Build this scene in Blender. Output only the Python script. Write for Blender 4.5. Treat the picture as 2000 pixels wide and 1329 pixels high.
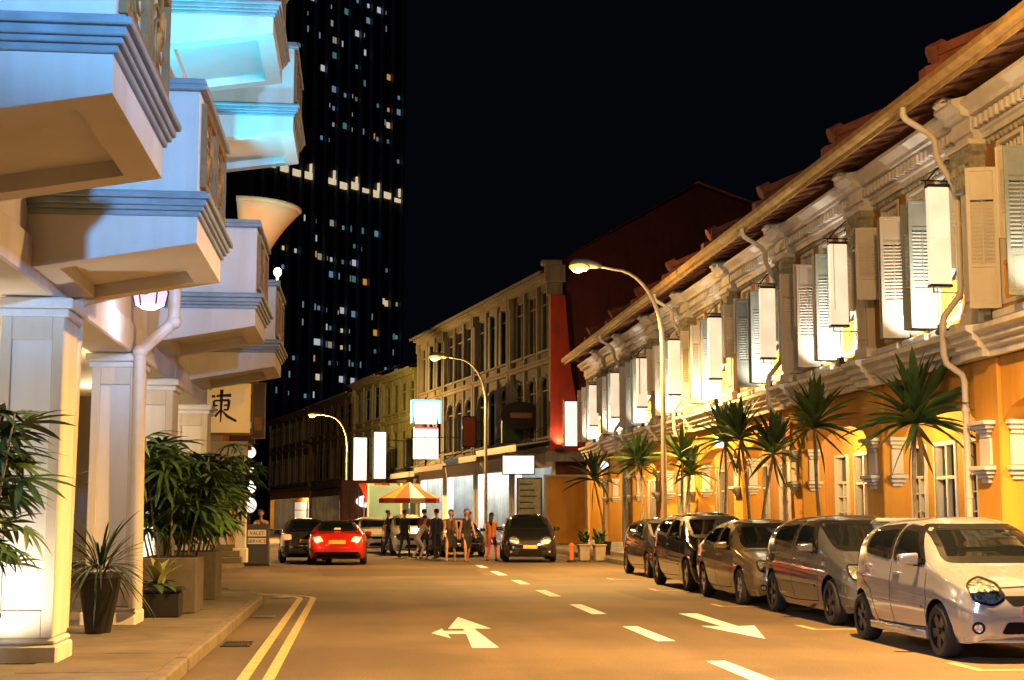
import bpy, bmesh, math, random
from mathutils import Vector, Matrix
from mathutils.bvhtree import BVHTree
from mathutils.geometry import delaunay_2d_cdt
R = math.radians
sc = bpy.context.scene
for o in list(bpy.data.objects):
    bpy.data.objects.remove(o)
rnd = random.Random(7)
# ---------------------------------------------------------------- camera
cd = bpy.data.cameras.new('camera'); cam = bpy.data.objects.new('camera', cd)
sc.collection.objects.link(cam); sc.camera = cam
cam.location = (0, 0, 1.5); cam.rotation_euler = (R(90 + 7.03), 0, R(-6.07))
cd.sensor_width = 36; cd.lens = 50.4; cd.clip_start = 0.1; cd.clip_end = 2000
# ---------------------------------------------------------------- night sky
w = bpy.data.worlds.new('World'); sc.world = w; w.use_nodes = True
nt = w.node_tree; bg = nt.nodes['Background']
sky = nt.nodes.new('ShaderNodeTexSky'); sky.sky_type = 'NISHITA'; sky.sun_disc = False
sky.sun_elevation = R(-4); sky.sun_rotation = R(200)
add = nt.nodes.new('ShaderNodeMixRGB'); add.blend_type = 'ADD'; add.inputs[0].default_value = 1
mul = nt.nodes.new('ShaderNodeMixRGB'); mul.blend_type = 'MULTIPLY'; mul.inputs[0].default_value = 1
mul.inputs[2].default_value = (0.01, 0.01, 0.01, 1)
nt.links.new(sky.outputs[0], mul.inputs[1]); nt.links.new(mul.outputs[0], add.inputs[1])
add.inputs[2].default_value = (0.011, 0.015, 0.028, 1)
nt.links.new(add.outputs[0], bg.inputs[0]); bg.inputs[1].default_value = 0.10
# ---------------------------------------------------------------- faint moonlight
sd = bpy.data.lights.new('moon', 'SUN'); sd.energy = 0.035; sd.angle = R(0.5); sd.color = (0.6, 0.75, 1.0)
so = bpy.data.objects.new('moon', sd); so.rotation_euler = (R(50), 0, R(-20)); sc.collection.objects.link(so)
# ---------------------------------------------------------------- exposure
vs = sc.view_settings; vs.view_transform = 'Standard'; vs.look = 'None'; vs.exposure = 0.0; vs.gamma = 1.0
vs.use_curve_mapping = False
sc.cycles.use_denoising = True
try:
    sc.cycles.denoiser = 'OPENIMAGEDENOISE'
except Exception:
    pass
sc.cycles.use_light_tree = True
sc.cycles.max_bounces = 5; sc.cycles.diffuse_bounces = 2; sc.cycles.glossy_bounces = 3
sc.cycles.transparent_max_bounces = 12; sc.cycles.transmission_bounces = 4
sc.cycles.sample_clamp_indirect = 4.0; sc.cycles.caustics_reflective = False; sc.cycles.caustics_refractive = False

# ================================================================ helpers
COL = sc.collection

class MB:
    """collects shapes, build() links them as ONE mesh object"""
    def __init__(s):
        s.v = []; s.f = []; s.m = []
    def add(s, vs, fs, mi=0):
        b = len(s.v); s.v.extend(tuple(p) for p in vs)
        for f in fs:
            s.f.append([b + i for i in f]); s.m.append(mi)
        return s
    def box(s, x0, x1, y0, y1, z0, z1, mi=0):
        vs = [(x, y, z) for z in (z0, z1) for y in (y0, y1) for x in (x0, x1)]
        return s.add(vs, [(0, 2, 3, 1), (4, 5, 7, 6), (0, 1, 5, 4), (2, 6, 7, 3), (0, 4, 6, 2), (1, 3, 7, 5)], mi)
    def ext(s, prof, axis, a, b, mi=0):
        """extrude a closed profile along an axis: 'x' profile is (y,z), 'y' profile (x,z), 'z' profile (x,y)"""
        n = len(prof)
        def P(p, t):
            return {'x': (t, p[0], p[1]), 'y': (p[0], t, p[1]), 'z': (p[0], p[1], t)}[axis]
        vs = [P(p, a) for p in prof] + [P(p, b) for p in prof]
        fs = [list(range(n))[::-1], list(range(n, 2 * n))] + [(i, (i + 1) % n, n + (i + 1) % n, n + i) for i in range(n)]
        return s.add(vs, fs, mi)
    def tube(s, path, r, n=8, r2=None, mi=0, cap=True):
        path = [Vector(p) for p in path]; k = len(path)
        d = (path[1] - path[0]).normalized()
        u = d.cross(Vector((0, 0, 1)))
        if u.length < 1e-3: u = d.cross(Vector((0, 1, 0)))
        u.normalize(); vs = []
        for i, p in enumerate(path):
            if i == 0: t = path[1] - path[0]
            elif i == k - 1: t = path[-1] - path[-2]
            else: t = (path[i + 1] - path[i]).normalized() + (path[i] - path[i - 1]).normalized()
            t = t.normalized() if t.length > 1e-6 else d
            u = (u - t * u.dot(t)).normalized(); w_ = t.cross(u)
            if callable(r): rr = r(i / (k - 1))
            else: rr = r if r2 is None else r + (r2 - r) * i / (k - 1)
            for j in range(n):
                a = 2 * math.pi * j / n
                vs.append(p + (u * math.cos(a) + w_ * math.sin(a)) * rr)
        fs = [(i * n + j, i * n + (j + 1) % n, (i + 1) * n + (j + 1) % n, (i + 1) * n + j) for i in range(k - 1) for j in range(n)]
        if cap: fs += [list(range(n))[::-1], list(range((k - 1) * n, k * n))]
        return s.add(vs, fs, mi)
    def lathe(s, prof, n=16, c=(0, 0, 0), axis='z', mi=0, cap=True):
        vs = []
        for r_, z in prof:
            for j in range(n):
                a = 2 * math.pi * j / n; p = (r_ * math.cos(a), r_ * math.sin(a), z)
                if axis == 'x': p = (p[2], p[0], p[1])
                if axis == 'y': p = (p[0], p[2], p[1])
                vs.append((p[0] + c[0], p[1] + c[1], p[2] + c[2]))
        k = len(prof)
        fs = [(i * n + j, i * n + (j + 1) % n, (i + 1) * n + (j + 1) % n, (i + 1) * n + j) for i in range(k - 1) for j in range(n)]
        if cap:
            fs += [list(range(n))[::-1], list(range((k - 1) * n, k * n))]
        return s.add(vs, fs, mi)
    def ell(s, c, rx, ry, rz, nu=12, nv=8, mi=0):
        prof = [(math.sin(math.pi * i / nv), -math.cos(math.pi * i / nv)) for i in range(nv + 1)]
        prof[0] = (0.01, -1); prof[-1] = (0.01, 1)
        b = len(s.v); s.lathe(prof, nu, mi=mi)
        for i in range(b, len(s.v)):
            p = s.v[i]; s.v[i] = (p[0] * rx + c[0], p[1] * ry + c[1], p[2] * rz + c[2])
        return s
    def frame(s, x0, x1, z0, z1, t, y0, y1, mi=0):
        """a rectangular frame in the xz plane, butt jointed"""
        s.box(x0, x0 + t, y0, y1, z0, z1, mi); s.box(x1 - t, x1, y0, y1, z0, z1, mi)
        s.box(x0 + t, x1 - t, y0, y1, z0, z0 + t, mi); s.box(x0 + t, x1 - t, y0, y1, z1 - t, z1, mi)
        return s
    def mesh(s, name, mats, bevel=0, smooth=False, recalc=True, bseg=1):
        me = bpy.data.meshes.new(name); me.from_pydata(s.v, [], s.f)
        if not isinstance(mats, (list, tuple)): mats = [mats]
        for m in mats: me.materials.append(m)
        if len(mats) > 1: me.polygons.foreach_set('material_index', s.m)
        bm = bmesh.new(); bm.from_mesh(me)
        if recalc: bmesh.ops.recalc_face_normals(bm, faces=bm.faces)
        if bevel:
            bmesh.ops.remove_doubles(bm, verts=bm.verts, dist=1e-5)
            ed = [e for e in bm.edges if len(e.link_faces) == 2 and e.calc_face_angle(0) > 0.6]
            try:
                bmesh.ops.bevel(bm, geom=ed, offset=bevel, segments=bseg, affect='EDGES', clamp_overlap=True, profile=0.6)
            except Exception:
                pass
        bm.to_mesh(me); bm.free()
        if smooth:
            me.polygons.foreach_set('use_smooth', [True] * len(me.polygons))
            if smooth == 'auto':
                me.set_sharp_from_angle(angle=R(38))
        me.update()
        return me
    def build(s, name, mats, parent=None, **k):
        return obj(name, s.mesh(name, mats, **k), parent)

def obj(name, me, parent=None, loc=None, rot=None):
    o = bpy.data.objects.new(name, me); COL.objects.link(o)
    if parent is not None: o.parent = parent
    if loc is not None: o.location = loc
    if rot is not None: o.rotation_euler = rot
    return o

def tag(o, label=None, cat=None, group=None, kind=None):
    for k, v in (('label', label), ('category', cat), ('group', group), ('kind', kind)):
        if v: o[k] = v
    return o

def thing(name, label, cat, loc=(0, 0, 0), rotz=0, group=None):
    o = bpy.data.objects.new(name, None); COL.objects.link(o)
    o.empty_display_size = 0.2; o.location = loc; o.rotation_euler = (0, 0, rotz)
    return tag(o, label, cat, group)

def light(kind, name, parent, loc, energy, color, size=0.1, rot=None, spot=None, blend=0.5):
    ld = bpy.data.lights.new(name, kind); ld.energy = energy; ld.color = color
    if kind == 'AREA': ld.size = size
    else: ld.shadow_soft_size = size
    if kind == 'SPOT': ld.spot_size = spot; ld.spot_blend = blend
    o = bpy.data.objects.new(name, ld); COL.objects.link(o); o.parent = parent; o.location = loc
    if rot: o.rotation_euler = rot
    return o

def aim(o, d):
    o.rotation_euler = Vector(d).to_track_quat('-Z', 'Y').to_euler()

def copy_tree(o, parent=None, kids=None):
    c = o.copy(); COL.objects.link(c); c.parent = parent
    if kids is None:
        kids = {}
        for x in bpy.data.objects:
            if x.parent: kids.setdefault(x.parent.name, []).append(x)
    for ch in kids.get(o.name, []): copy_tree(ch, c, kids)
    return c

ORD = ['first', 'second', 'third', 'fourth', 'fifth', 'sixth', 'seventh', 'eighth', 'ninth', 'tenth', 'eleventh', 'twelfth']

# ---------------------------------------------------------------- materials
MATS = {}
def mat(name, col, rough=0.6, metal=0.0, var=0.12, scale=1.2, bump=0.0, bscale=None, streak=0.0, col2=None, spec=0.5, coat=0.0, detail=5):
    m = bpy.data.materials.new(name); m.use_nodes = True; MATS[name] = m
    t = m.node_tree; b = t.nodes['Principled BSDF']
    b.inputs['Base Color'].default_value = (*col, 1); b.inputs['Roughness'].default_value = rough
    b.inputs['Metallic'].default_value = metal; b.inputs['Specular IOR Level'].default_value = spec
    if coat: b.inputs['Coat Weight'].default_value = coat; b.inputs['Coat Roughness'].default_value = 0.04
    if var or bump or streak:
        g = t.nodes.new('ShaderNodeNewGeometry')
        n = t.nodes.new('ShaderNodeTexNoise'); n.inputs['Scale'].default_value = scale; n.inputs['Detail'].default_value = detail
        n.inputs['Roughness'].default_value = 0.65
        t.links.new(g.outputs['Position'], n.inputs['Vector'])
        r = t.nodes.new('ShaderNodeValToRGB')
        r.color_ramp.elements[0].position = 0.3; r.color_ramp.elements[1].position = 0.72
        lo = tuple(c * (1 - 2 * var) for c in col) if col2 is None else col2
        r.color_ramp.elements[0].color = (*lo, 1)
        r.color_ramp.elements[1].color = (*[min(1, c * (1 + var * 0.5)) for c in col], 1)
        t.links.new(n.outputs['Fac'], r.inputs[0]); out = r.outputs[0]
        if streak:
            mp = t.nodes.new('ShaderNodeMapping'); mp.inputs['Scale'].default_value = (3.2, 3.2, 0.3)
            t.links.new(g.outputs['Position'], mp.inputs['Vector'])
            n2 = t.nodes.new('ShaderNodeTexNoise'); n2.inputs['Scale'].default_value = 1.3; n2.inputs['Detail'].default_value = 6
            t.links.new(mp.outputs[0], n2.inputs['Vector'])
            r2 = t.nodes.new('ShaderNodeValToRGB'); r2.color_ramp.elements[0].position = 0.35; r2.color_ramp.elements[1].position = 0.62
            k = 1 - streak; r2.color_ramp.elements[0].color = (k, k * 0.97, k * 0.92, 1); r2.color_ramp.elements[1].color = (1, 1, 1, 1)
            t.links.new(n2.outputs['Fac'], r2.inputs[0])
            mx = t.nodes.new('ShaderNodeMixRGB'); mx.blend_type = 'MULTIPLY'
            sx = t.nodes.new('ShaderNodeSeparateXYZ'); t.links.new(g.outputs['Normal'], sx.inputs[0])
            ab = t.nodes.new('ShaderNodeMath'); ab.operation = 'ABSOLUTE'; t.links.new(sx.outputs[2], ab.inputs[0])
            lt = t.nodes.new('ShaderNodeMath'); lt.operation = 'LESS_THAN'; lt.inputs[1].default_value = 0.5; t.links.new(ab.outputs[0], lt.inputs[0]); t.links.new(lt.outputs[0], mx.inputs[0])
            t.links.new(out, mx.inputs[1]); t.links.new(r2.outputs[0], mx.inputs[2]); out = mx.outputs[0]
        if var or streak: t.links.new(out, b.inputs['Base Color'])
        if bump:
            n3 = t.nodes.new('ShaderNodeTexNoise'); n3.inputs['Scale'].default_value = bscale or scale * 8; n3.inputs['Detail'].default_value = 4
            t.links.new(g.outputs['Position'], n3.inputs['Vector'])
            bp = t.nodes.new('ShaderNodeBump'); bp.inputs['Strength'].default_value = bump; bp.inputs['Distance'].default_value = 0.02
            t.links.new(n3.outputs['Fac'], bp.inputs['Height']); t.links.new(bp.outputs[0], b.inputs['Normal'])
    return m

def glow(name, col, strength, var=0.0, base=(.6, .6, .6)):
    m = bpy.data.materials.new(name); m.use_nodes = True; MATS[name] = m
    t = m.node_tree; b = t.nodes['Principled BSDF']
    b.inputs['Base Color'].default_value = (*base, 1); b.inputs['Roughness'].default_value = 0.4
    b.inputs['Emission Color'].default_value = (*col, 1); b.inputs['Emission Strength'].default_value = strength
    if var:
        g = t.nodes.new('ShaderNodeNewGeometry'); n = t.nodes.new('ShaderNodeTexNoise'); n.inputs['Scale'].default_value = 2.5
        t.links.new(g.outputs['Position'], n.inputs['Vector'])
        r = t.nodes.new('ShaderNodeMapRange'); r.inputs[3].default_value = strength * (1 - var); r.inputs[4].default_value = strength * (1 + var)
        t.links.new(n.outputs['Fac'], r.inputs[0]); t.links.new(r.outputs[0], b.inputs['Emission Strength'])
    return m

def glass(name, tint, alpha=0.6, rough=0.02):
    m = bpy.data.materials.new(name); m.use_nodes = True; MATS[name] = m
    t = m.node_tree; b = t.nodes['Principled BSDF']; out = t.nodes['Material Output']
    b.inputs['Base Color'].default_value = (*tint, 1); b.inputs['Roughness'].default_value = rough
    b.inputs['Specular IOR Level'].default_value = 0.8
    tr = t.nodes.new('ShaderNodeBsdfTransparent'); tr.inputs[0].default_value = (0.75, 0.8, 0.8, 1)
    mx = t.nodes.new('ShaderNodeMixShader')
    fr = t.nodes.new('ShaderNodeFresnel'); fr.inputs[0].default_value = 1.5
    mr = t.nodes.new('ShaderNodeMapRange'); mr.inputs[1].default_value = 0; mr.inputs[2].default_value = 1
    mr.inputs[3].default_value = alpha; mr.inputs[4].default_value = 1
    t.links.new(fr.outputs[0], mr.inputs[0]); t.links.new(mr.outputs[0], mx.inputs[0])
    t.links.new(tr.outputs[0], mx.inputs[1]); t.links.new(b.outputs[0], mx.inputs[2]); t.links.new(mx.outputs[0], out.inputs[0])
    return m

M = MATS
mat('white_plaster', (0.72, 0.70, 0.65), 0.75, var=0.05, scale=0.9, bump=0.10, bscale=30, streak=0.09)
mat('cream_plaster', (0.66, 0.60, 0.48), 0.8, var=0.08, scale=0.8, bump=0.15, bscale=26, streak=0.12)
mat('moulding_paint', (0.74, 0.74, 0.73), 0.6, var=0.08, scale=2.0, bump=0.1, bscale=30, streak=0.22)
mat('ornament_paint', (0.42, 0.42, 0.34), 0.8, var=0.3, scale=7, bump=0.5, bscale=18)
mat('ochre_paint', (0.68, 0.33, 0.04), 0.8, var=0.09, scale=0.7, bump=0.15, bscale=24, streak=0.12)
mat('ochre_shaded', (0.40, 0.19, 0.045), 0.8, var=0.12, scale=0.9, bump=0.15, bscale=24, streak=0.2)  # ochre darkened, with the shade between the shutters put into the colour
mat('canvas_amber_lit', (0.62, 0.36, 0.15), 0.7, var=0.05)  # amber lamplight on the hood put into the canvas colour
mat('blue_grey_trim', (0.30, 0.38, 0.42), 0.6, var=0.1, scale=3, bump=0.1, streak=0.2)
mat('shutter_white', (0.76, 0.76, 0.74), 0.5, var=0.05, scale=3, streak=0.08)
mat('shutter_green', (0.28, 0.34, 0.35), 0.5, var=0.1, scale=3, streak=0.1)
mat('timber_brown', (0.17, 0.065, 0.03), 0.7, var=0.2, scale=4, bump=0.2)
mat('timber_fascia', (0.50, 0.33, 0.12), 0.65, var=0.2, scale=3, bump=0.15, streak=0.25)
mat('roof_tile', (0.28, 0.09, 0.05), 0.85, var=0.25, scale=3, bump=0.3)
mat('red_lit', (0.48, 0.05, 0.018), 0.7, var=0.15, scale=1.5, bump=0.2, streak=0.2)  # gable red brightened, the glow at its corner put into the colour
mat('asphalt_dark', (0.075, 0.056, 0.034), 0.8, var=0.2, scale=30, bump=0.2, bscale=90)
mat('red_wall', (0.10, 0.013, 0.007), 0.75, var=0.18, scale=1.2, bump=0.2, bscale=14, streak=0.25)
mat('dark_wall', (0.18, 0.15, 0.11), 0.85, var=0.25, scale=0.9, bump=0.2, streak=0.4)
mat('green_wall', (0.22, 0.25, 0.10), 0.8, var=0.2, scale=0.8, bump=0.15, streak=0.35)
mat('pale_wall', (0.30, 0.29, 0.23), 0.8, var=0.15, scale=0.8, bump=0.15, streak=0.35)
mat('grey_wall', (0.16, 0.165, 0.14), 0.8, var=0.2, scale=0.8, bump=0.15, streak=0.35)
mat('iron', (0.03, 0.03, 0.03), 0.5, metal=0.6, var=0)
mat('bronze', (0.30, 0.17, 0.06), 0.5, metal=0.2, var=0.2, scale=8)
mat('dark_pane', (0.012, 0.016, 0.022), 0.08, var=0, spec=0.7)
mat('dark_room', (0.02, 0.017, 0.015), 0.9, var=0)
mat('galvanised', (0.42, 0.40, 0.36), 0.45, metal=0.5, var=0.1, scale=4)
mat('pipe_white', (0.66, 0.63, 0.56), 0.4, var=0.05, scale=4, streak=0.1)
mat('concrete', (0.17, 0.14, 0.10), 0.9, var=0.22, scale=1.6, bump=0.3, bscale=40, streak=0)
mat('kerb_stone', (0.18, 0.15, 0.11), 0.9, var=0.2, scale=3, bump=0.35, bscale=40)
mat('floor_tile', (0.36, 0.25, 0.15), 0.5, var=0.15, scale=3)
mat('road_white', (0.66, 0.69, 0.76), 0.7, var=0.12, scale=5, bump=0.1, bscale=90)
mat('road_yellow', (0.56, 0.44, 0.20), 0.7, var=0.16, scale=5, bump=0.1, bscale=90)
mat('black_plastic', (0.012, 0.012, 0.013), 0.45, var=0)
mat('pot_clay', (0.30, 0.25, 0.18), 0.85, var=0.15, scale=5, bump=0.2)
mat('planter_grey', (0.13, 0.115, 0.09), 0.9, var=0.18, scale=3, bump=0.25)
mat('soil', (0.04, 0.028, 0.018), 1.0, var=0.2, scale=12)
mat('bark', (0.28, 0.22, 0.15), 0.9, var=0.3, scale=9, bump=0.6, bscale=22)
mat('leaf_dark', (0.05, 0.115, 0.03), 0.5, var=0.25, scale=5)
mat('leaf_mid', (0.085, 0.19, 0.045), 0.5, var=0.3, scale=5)
mat('leaf_deep', (0.025, 0.05, 0.02), 0.5, var=0.3, scale=5)
mat('leaf_pale', (0.34, 0.36, 0.12), 0.5, var=0.2, scale=9)
mat('leaf_dry', (0.14, 0.10, 0.04), 0.7, var=0.3, scale=6)
mat('steel_pole', (0.40, 0.36, 0.28), 0.5, metal=0.4, var=0.08, scale=3)
mat('canvas_red', (0.50, 0.06, 0.02), 0.8, var=0.1)
mat('canvas_white', (0.7, 0.66, 0.6), 0.8, var=0.06)
mat('canvas_orange', (0.60, 0.20, 0.03), 0.8, var=0.1)
mat('sign_orange', (0.55, 0.12, 0.02), 0.6, var=0.1)
mat('teal_wall', (0.20, 0.38, 0.42), 0.7, var=0.1)
mat('tower_wall', (0.012, 0.014, 0.02), 0.5, var=0.2, scale=0.2)
mat('tower_fin', (0.10, 0.14, 0.22), 0.5, var=0.2, scale=0.3)
glow('lamp_bowl', (1.0, 0.36, 0.04), 2.2)
glow('lamp_core', (1.0, 0.72, 0.35), 60)
glow('lamp_warm', (1.0, 0.74, 0.42), 9)
glow('lamp_white', (0.9, 0.95, 1.0), 9)
glow('light_box', (1.0, 0.78, 0.52), 0.88, var=0.35)
glow('light_box_white', (1.0, 0.93, 0.86), 1.0, var=0.2)
glow('light_box_blue', (0.25, 0.60, 1.0), 1.5)
glow('light_box_cool', (0.86, 0.92, 1.0), 1.5, var=0.1)
glow('sign_yellow', (1.0, 0.55, 0.15), 0.38, var=0.12, base=(.55, .38, .14))
glow('brake_red', (1.0, 0.03, 0.005), 9)
glow('brake_core', (1.0, 0.45, 0.25), 12)
glow('lit_shop', (1.0, 0.80, 0.55), 0.5, var=0.5)
glow('lit_shop_cool', (0.70, 0.84, 1.0), 0.40, var=0.7)
for i_, (c_, s_) in enumerate([((1, 0.72, 0.40), 0.6), ((0.85, 0.93, 1.0), 0.45), ((0.35, 0.62, 0.85), 0.3), ((0.95, 0.85, 0.6), 0.25), ((0.25, 0.6, 0.55), 0.22), ((1, 0.45, 0.08), 0.5)]):
    glow('tower_lit_%d' % i_, c_, s_)
glow('tower_band', (1.0, 0.78, 0.48), 0.65, var=.4)

def asphalt():
    m = mat('asphalt', (0.070, 0.066, 0.060), 0.78, var=0.0, bump=0.0)
    t = m.node_tree; b = t.nodes['Principled BSDF']
    g = t.nodes.new('ShaderNodeNewGeometry')
    def noise(sc_, det, vec=None):
        n = t.nodes.new('ShaderNodeTexNoise'); n.inputs['Scale'].default_value = sc_; n.inputs['Detail'].default_value = det
        t.links.new(vec or g.outputs['Position'], n.inputs['Vector']); return n.outputs['Fac']
    def ramp(f, a, b_, ca, cb):
        r = t.nodes.new('ShaderNodeValToRGB'); r.color_ramp.elements[0].position = a; r.color_ramp.elements[1].position = b_
        r.color_ramp.elements[0].color = (*ca, 1); r.color_ramp.elements[1].color = (*cb, 1); t.links.new(f, r.inputs[0]); return r.outputs[0]
    base = ramp(noise(42, 4), 0.3, 0.75, (0.080, 0.058, 0.034), (0.175, 0.128, 0.078))
    mp = t.nodes.new('ShaderNodeMapping'); mp.inputs['Scale'].default_value = (1.6, 0.12, 1); t.links.new(g.outputs['Position'], mp.inputs[0])
    tracks = ramp(noise(1.0, 4, mp.outputs[0]), 0.35, 0.65, (0.82, 0.82, 0.82), (1, 1, 1))
    patch = ramp(noise(0.35, 5), 0.42, 0.6, (0.74, 0.74, 0.74), (1.10, 1.08, 1.08))
    cur = base
    for x in (tracks, patch):
        mx = t.nodes.new('ShaderNodeMixRGB'); mx.blend_type = 'MULTIPLY'; mx.inputs[0].default_value = 1
        t.links.new(cur, mx.inputs[1]); t.links.new(x, mx.inputs[2]); cur = mx.outputs[0]
    t.links.new(cur, b.inputs['Base Color'])
    bp = t.nodes.new('ShaderNodeBump'); bp.inputs['Strength'].default_value = 0.35; bp.inputs['Distance'].default_value = 0.01
    t.links.new(noise(120, 2), bp.inputs['Height']); t.links.new(bp.outputs[0], b.inputs['Normal'])
asphalt()
def worn(m):
    t = m.node_tree; b = t.nodes['Principled BSDF']; lk = b.inputs['Base Color'].links[0].from_socket
    g = t.nodes.new('ShaderNodeNewGeometry'); n = t.nodes.new('ShaderNodeTexNoise'); n.inputs['Scale'].default_value = 22; n.inputs['Detail'].default_value = 8; n.inputs['Roughness'].default_value = .75
    t.links.new(g.outputs['Position'], n.inputs['Vector'])
    r = t.nodes.new('ShaderNodeValToRGB'); r.color_ramp.elements[0].position = .36; r.color_ramp.elements[1].position = .47; t.links.new(n.outputs['Fac'], r.inputs[0])
    mx = t.nodes.new('ShaderNodeMixRGB'); mx.inputs[1].default_value = (.11, .085, .05, 1); t.links.new(r.outputs[0], mx.inputs[0]); t.links.new(lk, mx.inputs[2]); t.links.new(mx.outputs[0], b.inputs['Base Color'])
worn(M['road_white']); worn(M['road_yellow'])
# ================================================================ the setting: ground, road, pavements
g = MB(); g.add([(-400, -60, -0.02), (400, -60, -0.02), (400, 900, -0.02), (-400, 900, -0.02)], [(0, 1, 2, 3)])
tag(g.build('ground', M['concrete']), kind='structure')
g = MB(); g.add([(-30, -40, 0), (8.25, -40, 0), (8.25, 72, 0), (1.2, 110, 0), (-14, 175, 0), (-60, 175, 0), (-60, 44, 0)], [tuple(range(7))])
road = tag(g.build('road', M['asphalt']), kind='structure')

def sheet(name, pts, m, z=0.004, parent=None):
    b = MB(); b.add([(x, y, z) for x, y in pts], [tuple(range(len(pts)))])
    return b.build(name, m, parent or road)

# centre line dashes (parts of the road)
for y0, y1 in [(8.2, 10.6), (12.9, 15.0), (17.4, 19.8), (22.3, 24.8), (27.3, 29.7), (32.2, 34.4), (37.2, 40.0), (42.6, 45.0)]:
    o = 0.004 * rnd.random()
    sheet('lane_dash', [(3.62 + o, y0), (3.85 - o, y0 + 0.02), (3.84, y1), (3.63, y1 - 0.02)], M['road_white'])
# ahead-and-left arrow of the near lane
sheet('lane_arrow', [(1.32, 16.75), (1.63, 16.75), (1.57, 19.6), (1.80, 19.6), (1.51, 21.9), (1.22, 19.6), (1.42, 19.6), (1.42, 19.25), (1.14, 19.25), (1.14, 19.65), (0.96, 18.9), (1.16, 18.1), (1.16, 18.75), (1.40, 18.75)], M['road_white'])
# arrow of the oncoming lane
sheet('lane_arrow', [(4.98, 22.3), (5.28, 22.3), (5.22, 19.65), (5.48, 19.75), (5.02, 17.6), (4.72, 19.75), (5.00, 19.65)], M['road_white'])
# double yellow line along the left kerb, curving into the side street
def ribbon(name, path, wd, m, z=0.004):
    L_, R_ = [], []
    for i, p in enumerate(path):
        a = Vector(path[max(i - 1, 0)]); b = Vector(path[min(i + 1, len(path) - 1)])
        d = (b - a).normalized(); n_ = Vector((-d.y, d.x))
        L_.append(Vector(p) + n_ * wd / 2); R_.append(Vector(p) - n_ * wd / 2)
    b = MB(); k = len(path)
    b.add([(p.x, p.y, z) for p in L_] + [(p.x, p.y, z) for p in R_], [(i, i + 1, k + i + 1, k + i) for i in range(k - 1)])
    return b.build(name, m, road)
for off in (0.0, 0.24):
    rad = 1.7 + off; cx_, cy_ = -2.75, 27.1
    path = [(-1.05 + off, y) for y in (4, 8, 12, 16, 20, 23, 25.5, 26.6)]
    path += [(cx_ + rad * math.cos(a * math.pi / 20), cy_ + rad * math.sin(a * math.pi / 20)) for a in range(0, 11)] + [(-5, cy_ + rad), (-12, cy_ + rad)]
    ribbon('yellow_line', path, 0.11, M['road_yellow'])
# resurfaced strip across the lane
sheet('asphalt_patch', [(-.9, 37.4), (3.25, 37.1), (3.4, 42.0), (-1.2, 42.5)], M['asphalt_dark'], z=.002)
sheet('asphalt_patch', [(5.2, 26.0), (6.0, 26.0), (6.0, 29.4), (5.2, 29.4)], M['asphalt_dark'], z=.002)
sheet('asphalt_patch', [(2.3, 8.0), (3.1, 8.0), (3.0, 13.2), (2.2, 13.2)], M['asphalt_dark'], z=.002)
# parking lot marks by the right-hand cars
for y0 in (10.2, 13.75, 18.95, 23.9, 29.2, 34.4):
    sheet('parking_mark', [(6.05, y0), (6.75, y0), (6.75, y0 + 0.1), (6.05, y0 + 0.1)], M['road_yellow'])
    sheet('parking_mark', [(6.05, y0 + 0.104), (6.15, y0 + 0.104), (6.15, y0 + 0.8), (6.05, y0 + 0.8)], M['road_yellow'])

# left pavement with a curved corner, kerb stones as pieces
pts = [(-14, -20), (-1.75, -20), (-1.75, 25.4)]
pts += [(-2.9 + 1.15 * math.cos(a * math.pi / 16), 25.5 + 2.8 * math.sin(a * math.pi / 16)) for a in range(1, 9)] + [(-14, 28.3)]
b = MB(); b.ext(pts, 'z', -0.01, 0.13)
pave_l = tag(b.build('pavement_left', M['concrete']), kind='structure')
kb = MB(); kb.box(-0.13, 0.0, 0.008, 0.992, -0.01, 0.15)
kme = kb.mesh('kerb_stone', M['kerb_stone'], bevel=0.02)
for i in range(0, 20):
    obj('kerb_stone', kme, pave_l, (-1.62 + rnd.uniform(-.004, .004), 5.4 + i * 1.0, rnd.uniform(-.006, .004)))
for i, a in enumerate((20, 55, 85)):
    aa = R(a); o = obj('kerb_stone', kme, pave_l, (-2.9 + 1.30 * math.cos(aa - .3), 25.5 + 2.9 * math.sin(aa - .3), 0.0), (0, 0, aa * 0.9))
# pavement slabs with joints on the left walkway
for i in range(12):
    y0 = 6.2 + i * 1.75
    sl = MB(); sl.box(-2.98, -1.77, y0 + 0.012, y0 + 1.738, 0.128, 0.139 + 0.004 * rnd.random())
    sl.build('paving_slab', M['concrete'], pave_l, bevel=0.006)
# drain grates in the gutter
for y0 in (12.6, 17.2, 22.0, 27.2):
    d = MB(); d.box(-1.58, -1.24, y0, y0 + .03, 0.003, 0.012); d.box(-1.58, -1.24, y0 + .6, y0 + .63, 0.003, 0.012)
    for k in range(9): d.box(-1.57 + k * .038, -1.552 + k * .038, y0 + .03, y0 + .6, 0.003, 0.012)
    d.box(-1.58, -1.24, y0 + .03, y0 + .6, 0.001, 0.004)
    d.build('drain_grate', M['iron'], road)
# right pavement
b = MB(); b.ext([(8.4, -20), (14, -20), (14, 72), (8.4, 72)], 'z', -0.01, 0.13)
pave_r = tag(b.build('pavement_right', M['concrete']), kind='structure')
kb = MB(); kb.box(0, 0.14, 0.008, 1.492, -0.01, 0.15); kme2 = kb.mesh('kerb_stone', M['kerb_stone'], bevel=0.02)
for i in range(44):
    obj('kerb_stone', kme2, pave_r, (8.26 + rnd.uniform(-.004, .004), 6 + i * 1.5, 0))
b = MB(); b.ext([(8.4, 72.01), (14, 72.01), (6.5, 103.5), (-7.5, 166), (-10.5, 166), (1.5, 106)], 'z', -0.01, 0.13)
tag(b.build('pavement_far', M['concrete']), kind='structure')
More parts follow.
